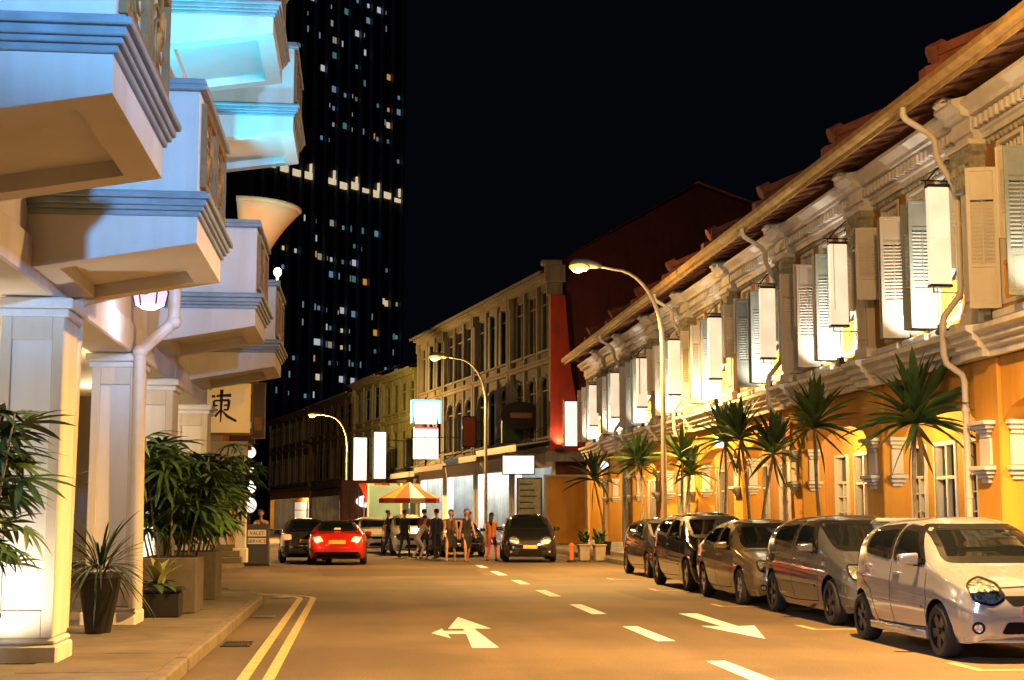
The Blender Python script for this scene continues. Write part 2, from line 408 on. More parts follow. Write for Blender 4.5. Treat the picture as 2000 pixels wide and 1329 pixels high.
# pavement beyond the side street
b = MB(); b.ext([(-30, 42.5), (-4.2, 42.5), (-3.4, 43.3), (-3.9, 60), (-12, 110), (-22, 160), (-40, 160)], 'z', -0.012, 0.13)
tag(b.build('pavement_beyond', M['concrete']), kind='structure')
# ================================================================ right-hand row of ochre shophouses
BW = 5.1; FX = 10.0; Y0R = 16.95
LEDGE = [(0, 4.02), (0.10, 4.02), (0.10, 4.14), (0.17, 4.17), (0.17, 4.24), (0.25, 4.28), (0.25, 4.36), (0.36, 4.42), (0.36, 4.50), (0, 4.56)]
CORN = [(0, 7.56), (0.05, 7.56), (0.05, 7.66), (0.10, 7.68), (0.10, 7.92), (0.26, 7.95), (0.26, 8.03), (0.40, 8.13), (0.40, 8.20), (0, 8.34)]

def shutter_mesh(name, wd, z0, z1, m, louv=True):
    """leaf hinged at x=0, lying in the xz plane, as frame + louvre sub-part"""
    t = 0.06; fr = MB(); fr.frame(0, wd, z0, z1, t, -0.018, 0.018)
    zs = [z0 + t, z0 + (z1 - z0) * 0.30, z1 - (z1 - z0) * 0.22, z1 - t]
    fr.box(t, wd - t, -0.017, 0.017, zs[1] - 0.03, zs[1] + 0.03); fr.box(t, wd - t, -0.017, 0.017, zs[2] - 0.03, zs[2] + 0.03)
    fr.box(t, wd - t, -0.006, 0.006, zs[0], zs[1] - 0.03); fr.box(t, wd - t, -0.006, 0.006, zs[2] + 0.03, zs[3])
    fr.box(t + 0.03, wd - t - 0.03, -0.012, 0.012, zs[0] + 0.04, zs[1] - 0.08)
    lo = MB(); z = zs[1] + 0.035
    while z < zs[2] - 0.07:
        lo.add([(t, -0.014, z), (wd - t, -0.014, z), (wd - t, 0.014, z + 0.045), (t, 0.014, z + 0.045),
                (t, -0.014, z + 0.008), (wd - t, -0.014, z + 0.008), (wd - t, 0.014, z + 0.053), (t, 0.014, z + 0.053)],
               [(0, 1, 2, 3), (4, 7, 6, 5), (0, 4, 5, 1), (2, 6, 7, 3), (0, 3, 7, 4), (1, 5, 6, 2)])
        z += 0.062
    lo.box(wd / 2 - 0.008, wd / 2 + 0.008, 0.016, 0.026, zs[1] + 0.03, zs[2] - 0.03)
    return fr.mesh('shutter', m, bevel=0.006), lo.mesh('louvre', m)

SH = {}
for key, wd, z0, z1, m in [('full_white', 0.48, 4.75, 7.0, 'shutter_white'), ('full_green', 0.48, 4.75, 7.0, 'shutter_green'),
                           ('half_white', 0.48, 5.65, 7.05, 'shutter_white'), ('half_green', 0.48, 5.65, 7.05, 'shutter_green')]:
    SH[key] = shutter_mesh(key, wd, z0, z1, M[m])

def add_shutter(root, key, x, ang, y=0.03):
    a, b = SH[key]
    s = obj('shutter', a, root, (x, y, 0), (0, 0, R(ang))); obj('louvre', b, s)
    return s

# shared meshes -------------------------------------------------------------
def me_(f, name, m, **k):
    b = MB(); f(b); return b.mesh(name, m, **k)
WIN = [(0.78, 1.70), (2.09, 3.01), (3.40, 4.32)]     # window openings along the bay
def f_wall(b):
    xs = [0.0] + [x for w_ in WIN for x in w_] + [BW]
    for i in (0, 2, 4, 6): b.box(xs[i], xs[i + 1], -0.25, 0, 4.56, 7.56)
    for i in (1, 3, 5):
        b.box(xs[i], xs[i + 1], -0.25, 0, 7.42, 7.56)
ME = {}
ME['wall'] = me_(f_wall, 'upper_wall', M['ochre_shaded'])
def f_span(b):
    for a, c in WIN: b.box(a, c, -0.22, -0.01, 4.56, 4.80)
ME['ledge'] = me_(lambda b: b.ext(LEDGE, 'x', 0.0, BW), 'ledge', M['moulding_paint'])
def f_lblock(b): b.ext([(y + 0.12 if y > 0 else 0.001, z + (0.004 if z < 4.1 else 0.012)) for y, z in LEDGE], 'x', -0.42, 0.42)
ME['ledge_block'] = me_(f_lblock, 'ledge_block', M['moulding_paint'])
ME['cornice'] = me_(lambda b: b.ext(CORN, 'x', 0.0, BW), 'cornice', M['moulding_paint'])
def f_cblock(b): b.ext([(y + 0.14 if y > 0 else 0.001, z + (0.004 if z < 7.6 else 0.012)) for y, z in CORN], 'x', -0.36, 0.36)
ME['cornice_block'] = me_(f_cblock, 'cornice_block', M['moulding_paint'])
ME['dentil'] = me_(lambda b: b.box(-0.055, 0.055, 0.102, 0.22, 7.73, 7.90), 'dentil', M['moulding_paint'], bevel=0.01)
def f_frieze(b):
    k = 0
    x = 0.42
    while x < BW - 0.42:
        b.ell((x, 0.0, 7.49), 0.075, 0.06, 0.06, 8, 5); x += 0.16
ME['frieze'] = me_(f_frieze, 'carved_frieze', M['ornament_paint'], smooth=True)
def f_pil(b):
    b.box(-0.30, 0.30, 0.001, 0.16, 4.58, 6.78); b.box(-0.22, 0.22, 0.16, 0.19, 4.95, 6.6)
    b.box(-0.35, 0.35, 0.001, 0.22, 4.575, 4.80)
ME['pilaster'] = me_(f_pil, 'pilaster', M['cream_plaster'], bevel=0.015)
def f_cap(b):
    b.ext([(-0.31, 6.78), (0.31, 6.78), (0.31, 6.86), (0.36, 7.30), (0.42, 7.36), (0.42, 7.46), (-0.42, 7.46), (-0.42, 7.36), (-0.36, 7.30), (-0.31, 6.86)], 'y', 0.001, 0.27)
    for sx in (-1, 1):
        b.lathe([(0.10, 0.0), (0.10, 0.09), (0.05, 0.11)], 12, (sx * 0.29, 0.22, 7.25), axis='y')
    for i in range(5):
        x = -0.24 + 0.12 * i
        b.ell((x, 0.27, 6.95), 0.055, 0.05, 0.13, 8, 6); b.ell((x + 0.05, 0.29, 7.12), 0.045, 0.05, 0.09, 8, 6)
ME['capital'] = me_(f_cap, 'capital', M['ornament_paint'], smooth='auto')
ME['abacus'] = me_(lambda b: (b.box(-0.45, 0.45, 0.001, 0.33, 7.46, 7.55)), 'abacus', M['white_plaster'], bevel=0.015)
# windows: frame, lattice fanlight, pane
def f_frame(b):
    a, c = 0, 0.92
    b.frame(a, c, 4.80, 7.42, 0.07, -0.16, 0.02); b.box(a + .07, c - .07, -0.15, 0.01, 6.88, 6.95)
    b.box(c / 2 - .025, c / 2 + .025, -0.12, -0.04, 4.87, 6.88)
ME['wframe'] = me_(f_frame, 'window', M['white_plaster'], bevel=0.008)
def f_lat(b):
    for i in range(1, 6): b.box(0.07 + i * 0.13 - 0.016, 0.07 + i * 0.13 + 0.016, -0.10, -0.06, 6.95, 7.35)
    for i in range(1, 3): b.box(0.07, 0.85, -0.098, -0.062, 6.95 + i * 0.134 - 0.014, 6.95 + i * 0.134 + 0.014)
ME['lattice'] = me_(f_lat, 'lattice', M['white_plaster'])
ME['wpane'] = me_(lambda b: b.box(0.07, 0.85, -0.14, -0.125, 4.87, 7.35), 'pane', M['dark_pane'])
def f_rail(b):
    for i in range(8): b.lathe([(0.02, 4.87), (0.035, 5.0), (0.02, 5.15), (0.03, 5.3), (0.02, 5.42)], 8, (0.12 + i * 0.1, -0.02, 0))
    b.box(0.07, 0.85, -0.05, 0.01, 5.42, 5.48)
ME['rail'] = me_(f_rail, 'balustrade', M['ochre_paint'])
ME['sill'] = me_(lambda b: b.box(-0.08, 1.0, -0.2, 0.16, 4.57, 4.70), 'sill', M['white_plaster'], bevel=0.02)
ME['sill_wall'] = me_(lambda b: b.box(0, 0.92, -0.2, 0.0, 4.70, 4.80), 'sill_wall', M['ochre_paint'])
# eaves
def f_eave(b):
    b.ext([(0, 8.34), (0.0, 8.60), (0.92, 8.28), (0.92, 8.24), (0.5, 8.38), (0.05, 8.34)], 'x', 0, BW)
ME['eave'] = me_(f_eave, 'eave_boards', M['timber_brown'])
ME['rafter'] = me_(lambda b: b.ext([(0.06, 8.44), (0.90, 8.20), (0.90, 8.235), (0.5, 8.372), (0.06, 8.50)], 'x', -0.035, 0.035), 'rafter', M['timber_brown'])
def f_gut(b):
    b.box(0, BW, 0.94, 0.97, 8.22, 8.42)
    b.ext([(0.97, 8.30), (1.08, 8.30), (1.12, 8.36), (1.12, 8.46), (1.09, 8.46), (1.09, 8.37), (1.06, 8.33), (0.97, 8.33)], 'x', 0, BW)
ME['gutter'] = me_(f_gut, 'gutter', M['timber_fascia'])
def f_roof(b):
    n = 34; vs = []; 
    for i in range(n * 2 + 1):
        x = i * BW / (2 * n); h = 0.05 if i % 2 else 0.0
        vs += [(x, 1.06, 8.44 + h), (x, -4.5, 10.9 + h)]
    b.add(vs, [(2 * i, 2 * i + 2, 2 * i + 3, 2 * i + 1) for i in range(2 * n)])
ME['roof'] = me_(f_roof, 'roof', M['roof_tile'], recalc=False)
def f_party(b):
    b.ext([(0.86, 8.50), (-4.5, 10.9), (-4.5, 11.35), (0.62, 9.02), (0.62, 8.9), (0.86, 8.82)], 'x', -0.15, 0.15)
ME['party'] = me_(f_party, 'party_wall', M['roof_tile'])
def f_pcap(b):
    b.ext([(0.66, 9.0), (-4.5, 11.36), (-4.5, 11.50), (0.66, 9.16)], 'x', -0.24, 0.24)
    b.tube([(0, 0.70, 9.06), (0, 0.45, 9.19)], 0.17, 10)
ME['pcap'] = me_(f_pcap, 'ridge_cap', M['roof_tile'])
def f_corbel(b):
    b.ext([(0.0, 8.35), (0.30, 8.36), (0.62, 8.28), (0.66, 8.20), (0.60, 8.15), (0.48, 8.22), (0.40, 8.21), (0.402, 8.36), (0.0, 8.36)], 'x', -0.13, 0.13)
    b.box(-0.17, 0.17, 0.30, 0.62, 8.24, 8.30)
ME['corbel'] = me_(f_corbel, 'corbel', M['white_plaster'], bevel=0.01)
# ground floor
def f_pillar(b): b.box(-0.45, 0.45, -0.55, 0.0, 0.50, 4.02)
ME['gpillar'] = me_(f_pillar, 'pillar', M['ochre_paint'], bevel=0.02)
ME['plinth'] = me_(lambda b: (b.box(-0.49, 0.49, -0.59, 0.04, 0.12, 0.30), b.box(-0.47, 0.47, -0.57, 0.02, 0.30, 0.505)), 'plinth', M['white_plaster'], bevel=0.02)
def f_brk(b):
    for z, sc_ in ((3.02, 1.0), (2.30, 0.9)):
        for i, (w_, d_, h_) in enumerate([(0.34, 0.20, 0.07), (0.28, 0.15, 0.06), (0.22, 0.10, 0.06), (0.15, 0.06, 0.08)]):
            zz = z - sum((0.07, 0.06, 0.06, 0.08)[:i]) ; b.box(-w_ * sc_, w_ * sc_, 0.001, d_, zz - h_, zz - 0.001)
        b.box(-0.45 - 0.16, -0.451, -0.45, -0.1, z - .075, z - .002); b.box(-0.45 - 0.10, -0.451, -0.42, -0.13, z - .15, z - .077); b.box(-0.45 - 0.05, -0.451, -0.38, -0.17, z - .22, z - .152)
    b.box(-0.20, 0.20, 0.001, 0.05, 2.31, 2.74); b.box(-0.45 - .04, -0.451, -0.40, -0.16, 2.31, 2.78)
ME['bracket'] = me_(f_brk, 'pillar_bracket', M['white_plaster'], bevel=0.012)
def f_beam(b):
    n = 14; x0, x1 = 0.45, BW - 0.45
    pr = [(x0, 4.02), (x0, 3.0)]
    for i in range(1, n): 
        t = i / n; pr.append((x0 + (x1 - x0) * t, 3.0 + 0.42 * math.sin(math.pi * t) ** 0.5))
    pr += [(x1, 3.0), (x1, 4.02)]
    b.ext(pr, 'y', -0.42, -0.06)
ME['beam'] = me_(f_beam, 'arch_beam', M['ochre_paint'])
ME['ceil'] = me_(lambda b: b.box(0, BW, -2.5, -0.42, 3.72, 3.84), 'walkway_ceiling', M['cream_plaster'])
ME['wfloor'] = me_(lambda b: b.box(0, BW, -2.6, 0.15, 0.05, 0.145), 'walkway_floor', M['floor_tile'])
def f_shop(b):
    for a, c in ((0, 0.5), (1.5, 1.9), (3.1, 3.5), (4.6, BW)): b.box(a, c, -2.75, -2.5, 0.14, 3.72)
    for a, c in ((0.5, 1.5), (3.5, 4.6)): b.box(a, c, -2.75, -2.5, 0.14, 0.8); 
    for a, c in ((0.5, 1.5), (1.9, 3.1), (3.5, 4.6)): b.box(a, c, -2.75, -2.5, 3.1, 3.72)
ME['shopwall'] = me_(f_shop, 'shop_wall', M['ochre_paint'])
def f_door(b):
    b.frame(1.9, 3.1, 0.14, 3.1, 0.08, -2.68, -2.46); b.box(2.46, 2.54, -2.62, -2.50, 0.22, 3.02)
    b.box(1.98, 3.02, -2.62, -2.5, 2.3, 2.37); b.box(1.98, 2.46, -2.6, -2.53, 0.22, 1.1); b.box(2.54, 3.02, -2.6, -2.53, 0.22, 1.1)
ME['door'] = me_(f_door, 'door', M['white_plaster'], bevel=0.008)
ME['doorpane'] = me_(lambda b: b.box(1.98, 3.02, -2.66, -2.645, 0.22, 3.02), 'pane', M['dark_pane'])
def f_sw(b):
    b.frame(0, 1.0, 0.8, 3.1, 0.07, -2.70, -2.45); b.box(0.07, 0.93, -2.62, -2.5, 2.35, 2.41); b.box(0.47, 0.53, -2.62, -2.51, 0.87, 2.35)
    for z in (1.2, 1.6, 2.0): b.box(0.07, 0.93, -2.60, -2.52, z, z + 0.03)
ME['swin'] = me_(f_sw, 'shop_window', M['white_plaster'])
ME['swpane'] = me_(lambda b: b.box(0.07, 0.93, -2.66, -2.645, 0.87, 3.03), 'pane', M['dark_pane'])
ME['cl'] = me_(lambda b: b.lathe([(0.16, 3.72), (0.17, 3.66), (0.12, 3.60), (0.03, 3.57)], 14, (BW / 2, -1.3, 0)), 'ceiling_lamp', M['lamp_warm'], smooth=True)
def f_pipe(b, x=0.50):
    b.tube([(x, 1.02, 8.30), (x, 1.02, 8.18), (x, 0.96, 8.10), (x, 0.56, 7.86), (x, 0.48, 7.74), (x, 0.46, 7.5), (x, 0.40, 7.36), (x, 0.17, 7.0), (x, 0.13, 6.85), (x, 0.13, 5.25), (x, 0.16, 5.12),
            (x, 0.43, 4.78), (x, 0.46, 4.65), (x, 0.46, 4.15), (x, 0.42, 4.0), (x, 0.16, 3.82), (x, 0.12, 3.7), (x, 0.12, 0.3)], 0.055, 10)
    for z in (6.3, 5.4): b.lathe([(0.07, z), (0.07, z + .07)], 10, (x, 0.13, 0))
    for z in (3.2, 1.8): b.lathe([(0.07, z), (0.07, z + .07)], 10, (x, 0.12, 0))
ME['pipe'] = me_(f_pipe, 'drainpipe', M['pipe_white'], smooth='auto')

NB = 9
angs = random.Random(3)
for h in range(NB):
    y = Y0R + h * BW
    nm = ['nearest the camera, cut off by the right edge', 'second from the right edge, above the silver hatchback', 'third from the right edge of the photo', 'fourth from the right edge, behind the blue-grey hatchback',
          'fifth from the right edge, behind the champagne saloon', 'sixth from the right edge, by the lamp post', 'seventh from the right edge', 'eighth from the right edge', 'last of the row, before the red gable wall'][h]
    r = thing('shophouse', 'two-storey ochre shophouse of the right-hand row, ' + nm, 'shophouse', (FX, y, 0), R(90), 'ochre shophouses along the right side of the street')
    far = h > 7
    obj('upper_wall', ME['wall'], r); lg = obj('ledge', ME['ledge'], r); obj('ledge_block', ME['ledge_block'], lg)
    co = obj('cornice', ME['cornice'], r); obj('cornice_block', ME['cornice_block'], co)
    if h < 7:
        for i in range(23): obj('dentil', ME['dentil'], co, (0.48 + i * 0.19, 0, 0))
    obj('carved_frieze', ME['frieze'], r)
    p = obj('pilaster', ME['pilaster'], r); obj('capital', ME['capital'], p); obj('abacus', ME['abacus'], p)
    for k, (a, c) in enumerate(WIN):
        wn = obj('window', ME['wframe'], r, (a, 0, 0)); obj('lattice', ME['lattice'], wn); obj('pane', ME['wpane'], wn)
        obj('balustrade', ME['rail'], wn); obj('sill', ME['sill'], wn); obj('sill_wall', ME['sill_wall'], wn)
        jit = lambda: angs.uniform(-9, 9)
        ka, kc = [('half_white', 'full_green'), ('full_green' if h % 2 else 'full_white', 'full_white' if h % 3 else 'full_green'), ('full_green' if h % 3 == 1 else 'half_white', 'half_white' if h % 2 else 'full_white')][k]
        add_shutter(r, ka, a, 98 + jit()); add_shutter(r, kc, c, 83 + jit())
    ev = obj('eave_boards', ME['eave'], r)
    if h < 6:
        for i in range(8): obj('rafter', ME['rafter'], ev, (0.32 + i * 0.64, 0, 0))
    obj('gutter', ME['gutter'], r); obj('roof', ME['roof'], r)
    pw = obj('party_wall', ME['party'], r); obj('ridge_cap', ME['pcap'], pw)
    obj('corbel', ME['corbel'], r)
    gp = obj('pillar', ME['gpillar'], r); obj('plinth', ME['plinth'], gp); obj('pillar_bracket', ME['bracket'], gp)
    obj('arch_beam', ME['beam'], r); obj('walkway_ceiling', ME['ceil'], r); obj('walkway_floor', ME['wfloor'], r)
    obj('shop_wall', ME['shopwall'], r); d = obj('door', ME['door'], r); obj('pane', ME['doorpane'], d)
    for x in (0.5, 3.55):
        s = obj('shop_window', ME['swin'], r, (x, 0, 0)); obj('pane', ME['swpane'], s)
    cl = obj('ceiling_lamp', ME['cl'], r)
    light('POINT', 'walkway_light', r, (BW / 2, -1.3, 3.4), 250, (1.0, 0.66, 0.26), 0.12)
    # upward facing floodlight on the ledge beside the pilaster
    fl = MB(); fl.box(0.62, 0.86, 0.30, 0.44, 4.52, 4.60); fl.box(0.66, 0.82, 0.32, 0.42, 4.60, 4.68)
    fl.build('floodlight', M['iron'], r)
    s = light('SPOT', 'floodlight_beam', r, (0.74, 0.44, 4.76), 320, (1.0, 0.84, 0.62), 0.06, spot=R(140), blend=0.9)
    aim(s, (0.75, -0.22, 0.8))
    s = light('SPOT', 'floodlight_beam', r, (2.55, 0.44, 4.72), 120, (1.0, 0.84, 0.62), 0.06, spot=R(140), blend=0.9)
    aim(s, (0.1, -0.6, 1.0))
    if h % 2 == 1:
        obj('drainpipe', ME['pipe'], r)
    if h == NB - 1:
        b = MB(); b.ext([(-.26, .14), (-.26, 8.3), (-4.5, 10.85), (-9, 8.6), (-9, .14)], 'x', BW - .25, BW); b.build('end_wall', M['grey_wall'], r)
        gp = obj('pillar', ME['gpillar'], r, (BW - .5, 0, 0)); obj('plinth', ME['plinth'], gp)
# hanging light boxes on iron brackets
def f_lbox(b): b.box(0.20, 0.56, -0.07, 0.07, -1.65, 0)
ME['lbox'] = me_(f_lbox, 'light_panel', M['light_box'], bevel=0.01)
def f_lfr(b):
    b.box(0.19, 0.57, -0.08, 0.08, 0.001, 0.05)
    b.tube([(0, 0, 0.12), (0.66, 0, 0.12)], 0.014, 6); b.tube([(0, 0, 0.5), (0.2, 0, 0.48), (0.4, 0, 0.3), (0.55, 0, 0.12)], 0.014, 6)
    b.tube([(0.12 + 0.10 * math.cos(a * .6) * (1 - a * .07), 0, 0.28 + 0.10 * math.sin(a * .6) * (1 - a * .07)) for a in range(12)], 0.01, 6)
    for x in (0.2, 0.58): b.tube([(x, 0, 0.04), (x, 0, 0.12)], 0.01, 6)
def f_lfr2(b):
    b.box(0.19, 0.57, -0.08, 0.08, -1.70, -1.651)
    b.tube([(0, 0, -1.78), (0.5, 0, -1.78)], 0.012, 6); b.tube([(0.5, 0, -1.78), (0.5, 0, -1.69)], 0.012, 6)
    b.tube([(0.1 + 0.08 * math.cos(a * .6), 0, -1.88 + 0.09 * math.sin(a * .6)) for a in range(11)], 0.01, 6)
ME['lfr'] = me_(f_lfr, 'bracket', M['iron']); ME['lfr2'] = me_(f_lfr2, 'lower_bracket', M['iron'])
lb_names = ['second', 'third', 'fourth', 'fifth', 'sixth', 'seventh', 'eighth', 'ninth', 'tenth']
for i, h in enumerate([1, 2, 3, 4, 5, 6, 7, 8]):
    y = Y0R + h * BW + 0.72
    o = thing('light_box_sign', 'lit white hanging box on an iron bracket, on the %s ochre shophouse from the right' % lb_names[i], 'light box', (FX, y, 7.0 - (0.1 if h > 2 else 0.0)), R(180), 'lit boxes hanging along the right-hand row')
    obj('light_panel', ME['lbox'], o); obj('bracket', ME['lfr'], o); obj('lower_bracket', ME['lfr2'], o)
# ================================================================ left-hand row with overhanging balconies
LX = -3.0
def swirl(b, c, r, n=4, th=0.02, axis='x'):
    for k in range(n):
        a0 = k * 2 * math.pi / n; pts = []
        for i in range(9):
            t = i / 8; a = a0 + t * 2.4; rr = r * t
            u, v = rr * math.cos(a), rr * math.sin(a)
            pts.append((c[0], c[1] + u, c[2] + v) if axis == 'x' else (c[0] + u, c[1], c[2] + v))
        b.tube(pts, th, 6, th * 0.6)

def balcony(root, X0, X1, Y0, Y1, zb, top, carved=True, drop=0.26, wall_m='white_plaster'):
    """cantilevered balcony: tapered slab with sunk soffit, stepped moulding, parapet, coping"""
    m = M[wall_m]; zs = zb + 0.24
    zbot = lambda x: zb - drop * (X1 - x) / (X1 - X0)
    b = MB(); fw = 0.24
    def prism(xa, xb, ya, yb, lift):
        b.add([(xa, ya, zbot(xa) + lift), (xb, ya, zbot(xb) + lift), (xb, yb, zbot(xb) + lift), (xa, yb, zbot(xa) + lift),
               (xa, ya, zs), (xb, ya, zs), (xb, yb, zs), (xa, yb, zs)],
              [(0, 3, 2, 1), (4, 5, 6, 7), (0, 1, 5, 4), (1, 2, 6, 5), (2, 3, 7, 6), (3, 0, 4, 7)])
    prism(X0, X1, Y0, Y0 + fw, 0); prism(X0, X1, Y1 - fw, Y1, 0)
    prism(X0, X0 + fw, Y0 + fw, Y1 - fw, 0); prism(X1 - fw, X1, Y0 + fw, Y1 - fw, 0)
    prism(X0 + fw, X1 - fw, Y0 + fw, Y1 - fw, 0.13)
    bal = b.build('balcony', m, root)
    mo = MB()
    for i, (z0, z1, pr) in enumerate([(zs + .001, zs + .05, .03), (zs + .051, zs + .09, .06), (zs + .091, zs + .15, .085), (zs + .151, zs + .20, .12), (zs + .201, zs + .225, .08)]):
        mo.box(X0, X1 + pr, Y0 - pr, Y1 + pr, z0, z1)
    mo.build('moulding', M['blue_grey_trim'], bal, bevel=0.008)
    zp = zs + .226; t = 0.12
    pa = MB(); pa.box(X0, X1, Y0, Y0 + t, zp, top); pa.box(X0, X1, Y1 - t, Y1, zp, top); pa.box(X1 - t, X1, Y0 + t, Y1 - t, zp, top)
    pa.build('parapet', m, bal, bevel=0.008)
    # framed panels on the street face
    fr = MB(); L_ = Y1 - Y0
    for k in range(2):
        ya = Y0 + 0.12 + k * (L_ - 0.12) / 2; yb = ya + (L_ - 0.36) / 2
        fr.box(X1 + .001, X1 + .05, ya, ya + .07, zp + .08, top - .08); fr.box(X1 + .001, X1 + .05, yb - .07, yb, zp + .08, top - .08)
        fr.box(X1 + .001, X1 + .049, ya + .07, yb - .07, zp + .08, zp + .15); fr.box(X1 + .001, X1 + .049, ya + .07, yb - .07, top - .15, top - .08)
        if carved: swirl(fr, (X1 + .03, (ya + yb) / 2, (zp + top) / 2), min((yb - ya), top - zp) * 0.36, 7, 0.018)
    fr.build('carved_panel', M['bronze'], bal)
    cp = MB(); cp.box(X0, X1 + .07, Y0 - .07, Y1 + .07, top + .001, top + .05); cp.box(X0, X1 + .05, Y0 - .05, Y1 + .05, top + .051, top + .11)
    cp.build('coping', M['blue_grey_trim'], bal, bevel=0.012)
    return bal

def column(root, ya, yb, xa=-3.45, xb=-2.85, h=3.62):
    b = MB(); b.box(xa, xb, ya, yb, 0.36, h)
    p = b.build('pillar', M['white_plaster'], root, bevel=0.02)
    b = MB(); b.box(xa - .05, xb + .05, ya - .05, yb + .05, 0.12, 0.30); b.box(xa - .03, xb + .03, ya - .03, yb + .03, 0.301, 0.36)
    b.build('plinth', M['white_plaster'], p, bevel=0.02)
    b = MB()
    # raised stiles around a sunk panel on the camera side and street side
    for (x0, x1) in ((xa, xa + .11), (xb - .11, xb)): b.box(x0, x1, ya - .03, ya - .001, 0.37, h - .2)
    b.box(xa + .11, xb - .11, ya - .029, ya - .001, h - .42, h - .2); b.box(xa + .11, xb - .11, ya - .029, ya - .001, 0.37, 0.62)
    b.build('panel_frame', M['cream_plaster'], p, bevel=0.008)
    b = MB(); b.box(xa - .04, xb + .04, ya - .04, yb + .04, h - .2, h - .12); b.box(xa - .08, xb + .08, ya - .08, yb + .08, h - .119, h - .02)
    b.build('capital', M['white_plaster'], p, bevel=0.015)
    return p

def left_house(label, Ya, Yb, bal, zb, cols, upper=None, name='shophouse', lamp=(130, (1.0, 0.70, 0.36))):
    r = thing(name, label, 'shophouse', (0, 0, 0), 0, 'shophouses with balconies along the left side')
    r.location = (LX, (Ya + Yb) / 2, 0)
    inner = bpy.data.objects.new('tmp', None)
    off = Vector((-LX, -(Ya + Yb) / 2, 0))
    made = []
    n0 = set(bpy.data.objects.keys())
    # arcade beam, ceiling, back wall
    b = MB(); b.box(-3.5, -2.95, Ya, Yb, 3.62, 4.02); b.build('beam', M['white_plaster'], r, bevel=0.02)
    b = MB(); b.box(-5.6, -3.5, Ya, Yb, 3.80, 3.95); b.build('walkway_ceiling', M['cream_plaster'], r)
    b = MB()
    ym = (Ya + Yb) / 2
    b.box(-5.8, -5.55, Ya, ym - .6, 0.12, 3.8); b.box(-5.8, -5.55, ym + .6, Yb, 0.12, 3.8); b.box(-5.8, -5.55, ym - .6, ym + .6, 2.6, 3.8)
    b.build('shop_wall', M['cream_plaster'], r)
    b = MB(); b.box(-5.72, -5.62, ym - .6, ym + .6, 0.13, 2.6); d = b.build('door', M['timber_brown'], r)
    # upper wall with a door opening onto the balcony
    b = MB(); top = 13.0; yb0, yb1 = bal
    o0, o1 = (yb0 + yb1) / 2 - .55, (yb0 + yb1) / 2 + .55
    for z0, z1 in ((4.02, 8.2), (8.2, top)):
        b.box(-3.35, LX, Ya, o0, z0, z1); b.box(-3.35, LX, o1, Yb, z0, z1); b.box(-3.35, LX, o0, o1, z0 + 2.9, z1); b.box(-3.35, LX, o0, o1, z0, z0 + .45)
    b.build('upper_wall', M['white_plaster'], r)
    for z0 in (4.02, 8.2):
        b = MB(); b.box(-3.20, -3.1, o0, o0 + .07, z0 + .45, z0 + 2.9); b.box(-3.20, -3.1, o1 - .07, o1, z0 + .45, z0 + 2.9); b.box(-3.20, -3.1, o0 + .07, o1 - .07, z0 + 2.83, z0 + 2.9)
        wv = b.build('balcony_door', M['blue_grey_trim'], r)
        b = MB(); b.box(-3.18, -3.15, o0 + .07, o1 - .07, z0 + .45, z0 + 2.83); b.build('pane', M['dark_pane'], wv)
    # string course
    b = MB(); b.box(LX + .001, LX + .12, Ya, Yb, 7.6, 7.72); b.box(LX + .001, LX + .18, Ya, Yb, 7.721, 7.85); b.build('string_course', M['blue_grey_trim'], r)
    balcony(r, LX, -1.5, yb0, yb1, zb, zb + 1.42)
    if upper: balcony(r, LX, upper[0], upper[1], upper[2], upper[3], upper[3] + 1.5)
    for ya, yb in cols: column(r, ya, yb)
    # ceiling lamp of the walkway
    b = MB(); b.lathe([(0.17, 3.80), (0.18, 3.74), (0.12, 3.68), (0.03, 3.65)], 14, (-4.5, ym, 0)); b.build('ceiling_lamp', M['lamp_warm'], r, smooth=True)
    for o in [x for x in bpy.data.objects if x.name not in n0]:
        if o.parent == r: o.location = off
    light('POINT', 'walkway_light', r, (-1.5, 0, 3.4), lamp[0], lamp[1], 0.12)
    bpy.data.objects.remove(inner)
    return r

left_house('white balconied shophouse at the top left, nearest the camera', 5.6, 11.6, (8.55, 10.75), 4.02, [(9.2, 9.85)], lamp=(300, (.62, .78, 1.0)))
left_house('second white shophouse on the left, its balcony side lit pale blue', 11.6, 17.4, (13.1, 15.35), 3.98, [(14.15, 14.8)])
h3 = left_house('third white shophouse on the left, with a cyan-lit upper balcony', 17.4, 23.4, (20.5, 22.6), 4.2, [(18.95, 19.6), (22.4, 23.05)], (-1.32, 20.3, 22.75, 8.45))
h4 = left_house('fourth white shophouse on the left, last before the side street', 23.4, 28.2, (25.3, 27.4), 4.12, [(27.5, 28.12)], (-1.25, 25.2, 27.7, 8.35))

# rainwater pipes: long sloping elbows under the balconies
def pipe_thing(label, path, r=0.085):
    o = thing('drainpipe', label, 'pipe', path[-1], 0, 'white drainpipes on the left-hand row')
    p0 = Vector(path[-1]); b = MB(); pp = [Vector(p) - p0 for p in path]
    b.tube(pp, r, 12); b.build('pipe', M['pipe_white'], o, smooth='auto')
    for i in range(1, len(pp) - 1):
        b = MB(); b.ell(pp[i], r * 1.18, r * 1.18, r * 1.18, 12, 8); b.build('elbow', M['pipe_white'], o, smooth=True)
pipe_thing('white drainpipe slanting down to the pillar under the second balcony', [(-2.35, 16.2, 4.35), (-2.40, 16.1, 4.05), (-2.92, 15.0, 3.70), (-2.95, 14.95, 0.4)])
pipe_thing('white drainpipe bending from the third balcony to its pillar', [(-2.42, 18.85, 4.6), (-2.42, 18.85, 4.02), (-2.84, 18.86, 3.62), (-2.80, 18.88, 0.35)])
pipe_thing('white pipe in the cyan light above the third balcony', [(-2.7, 19.8, 11.2), (-2.7, 19.8, 10.0), (-2.95, 19.6, 9.75), (-2.88, 19.55, 7.9)], 0.10)

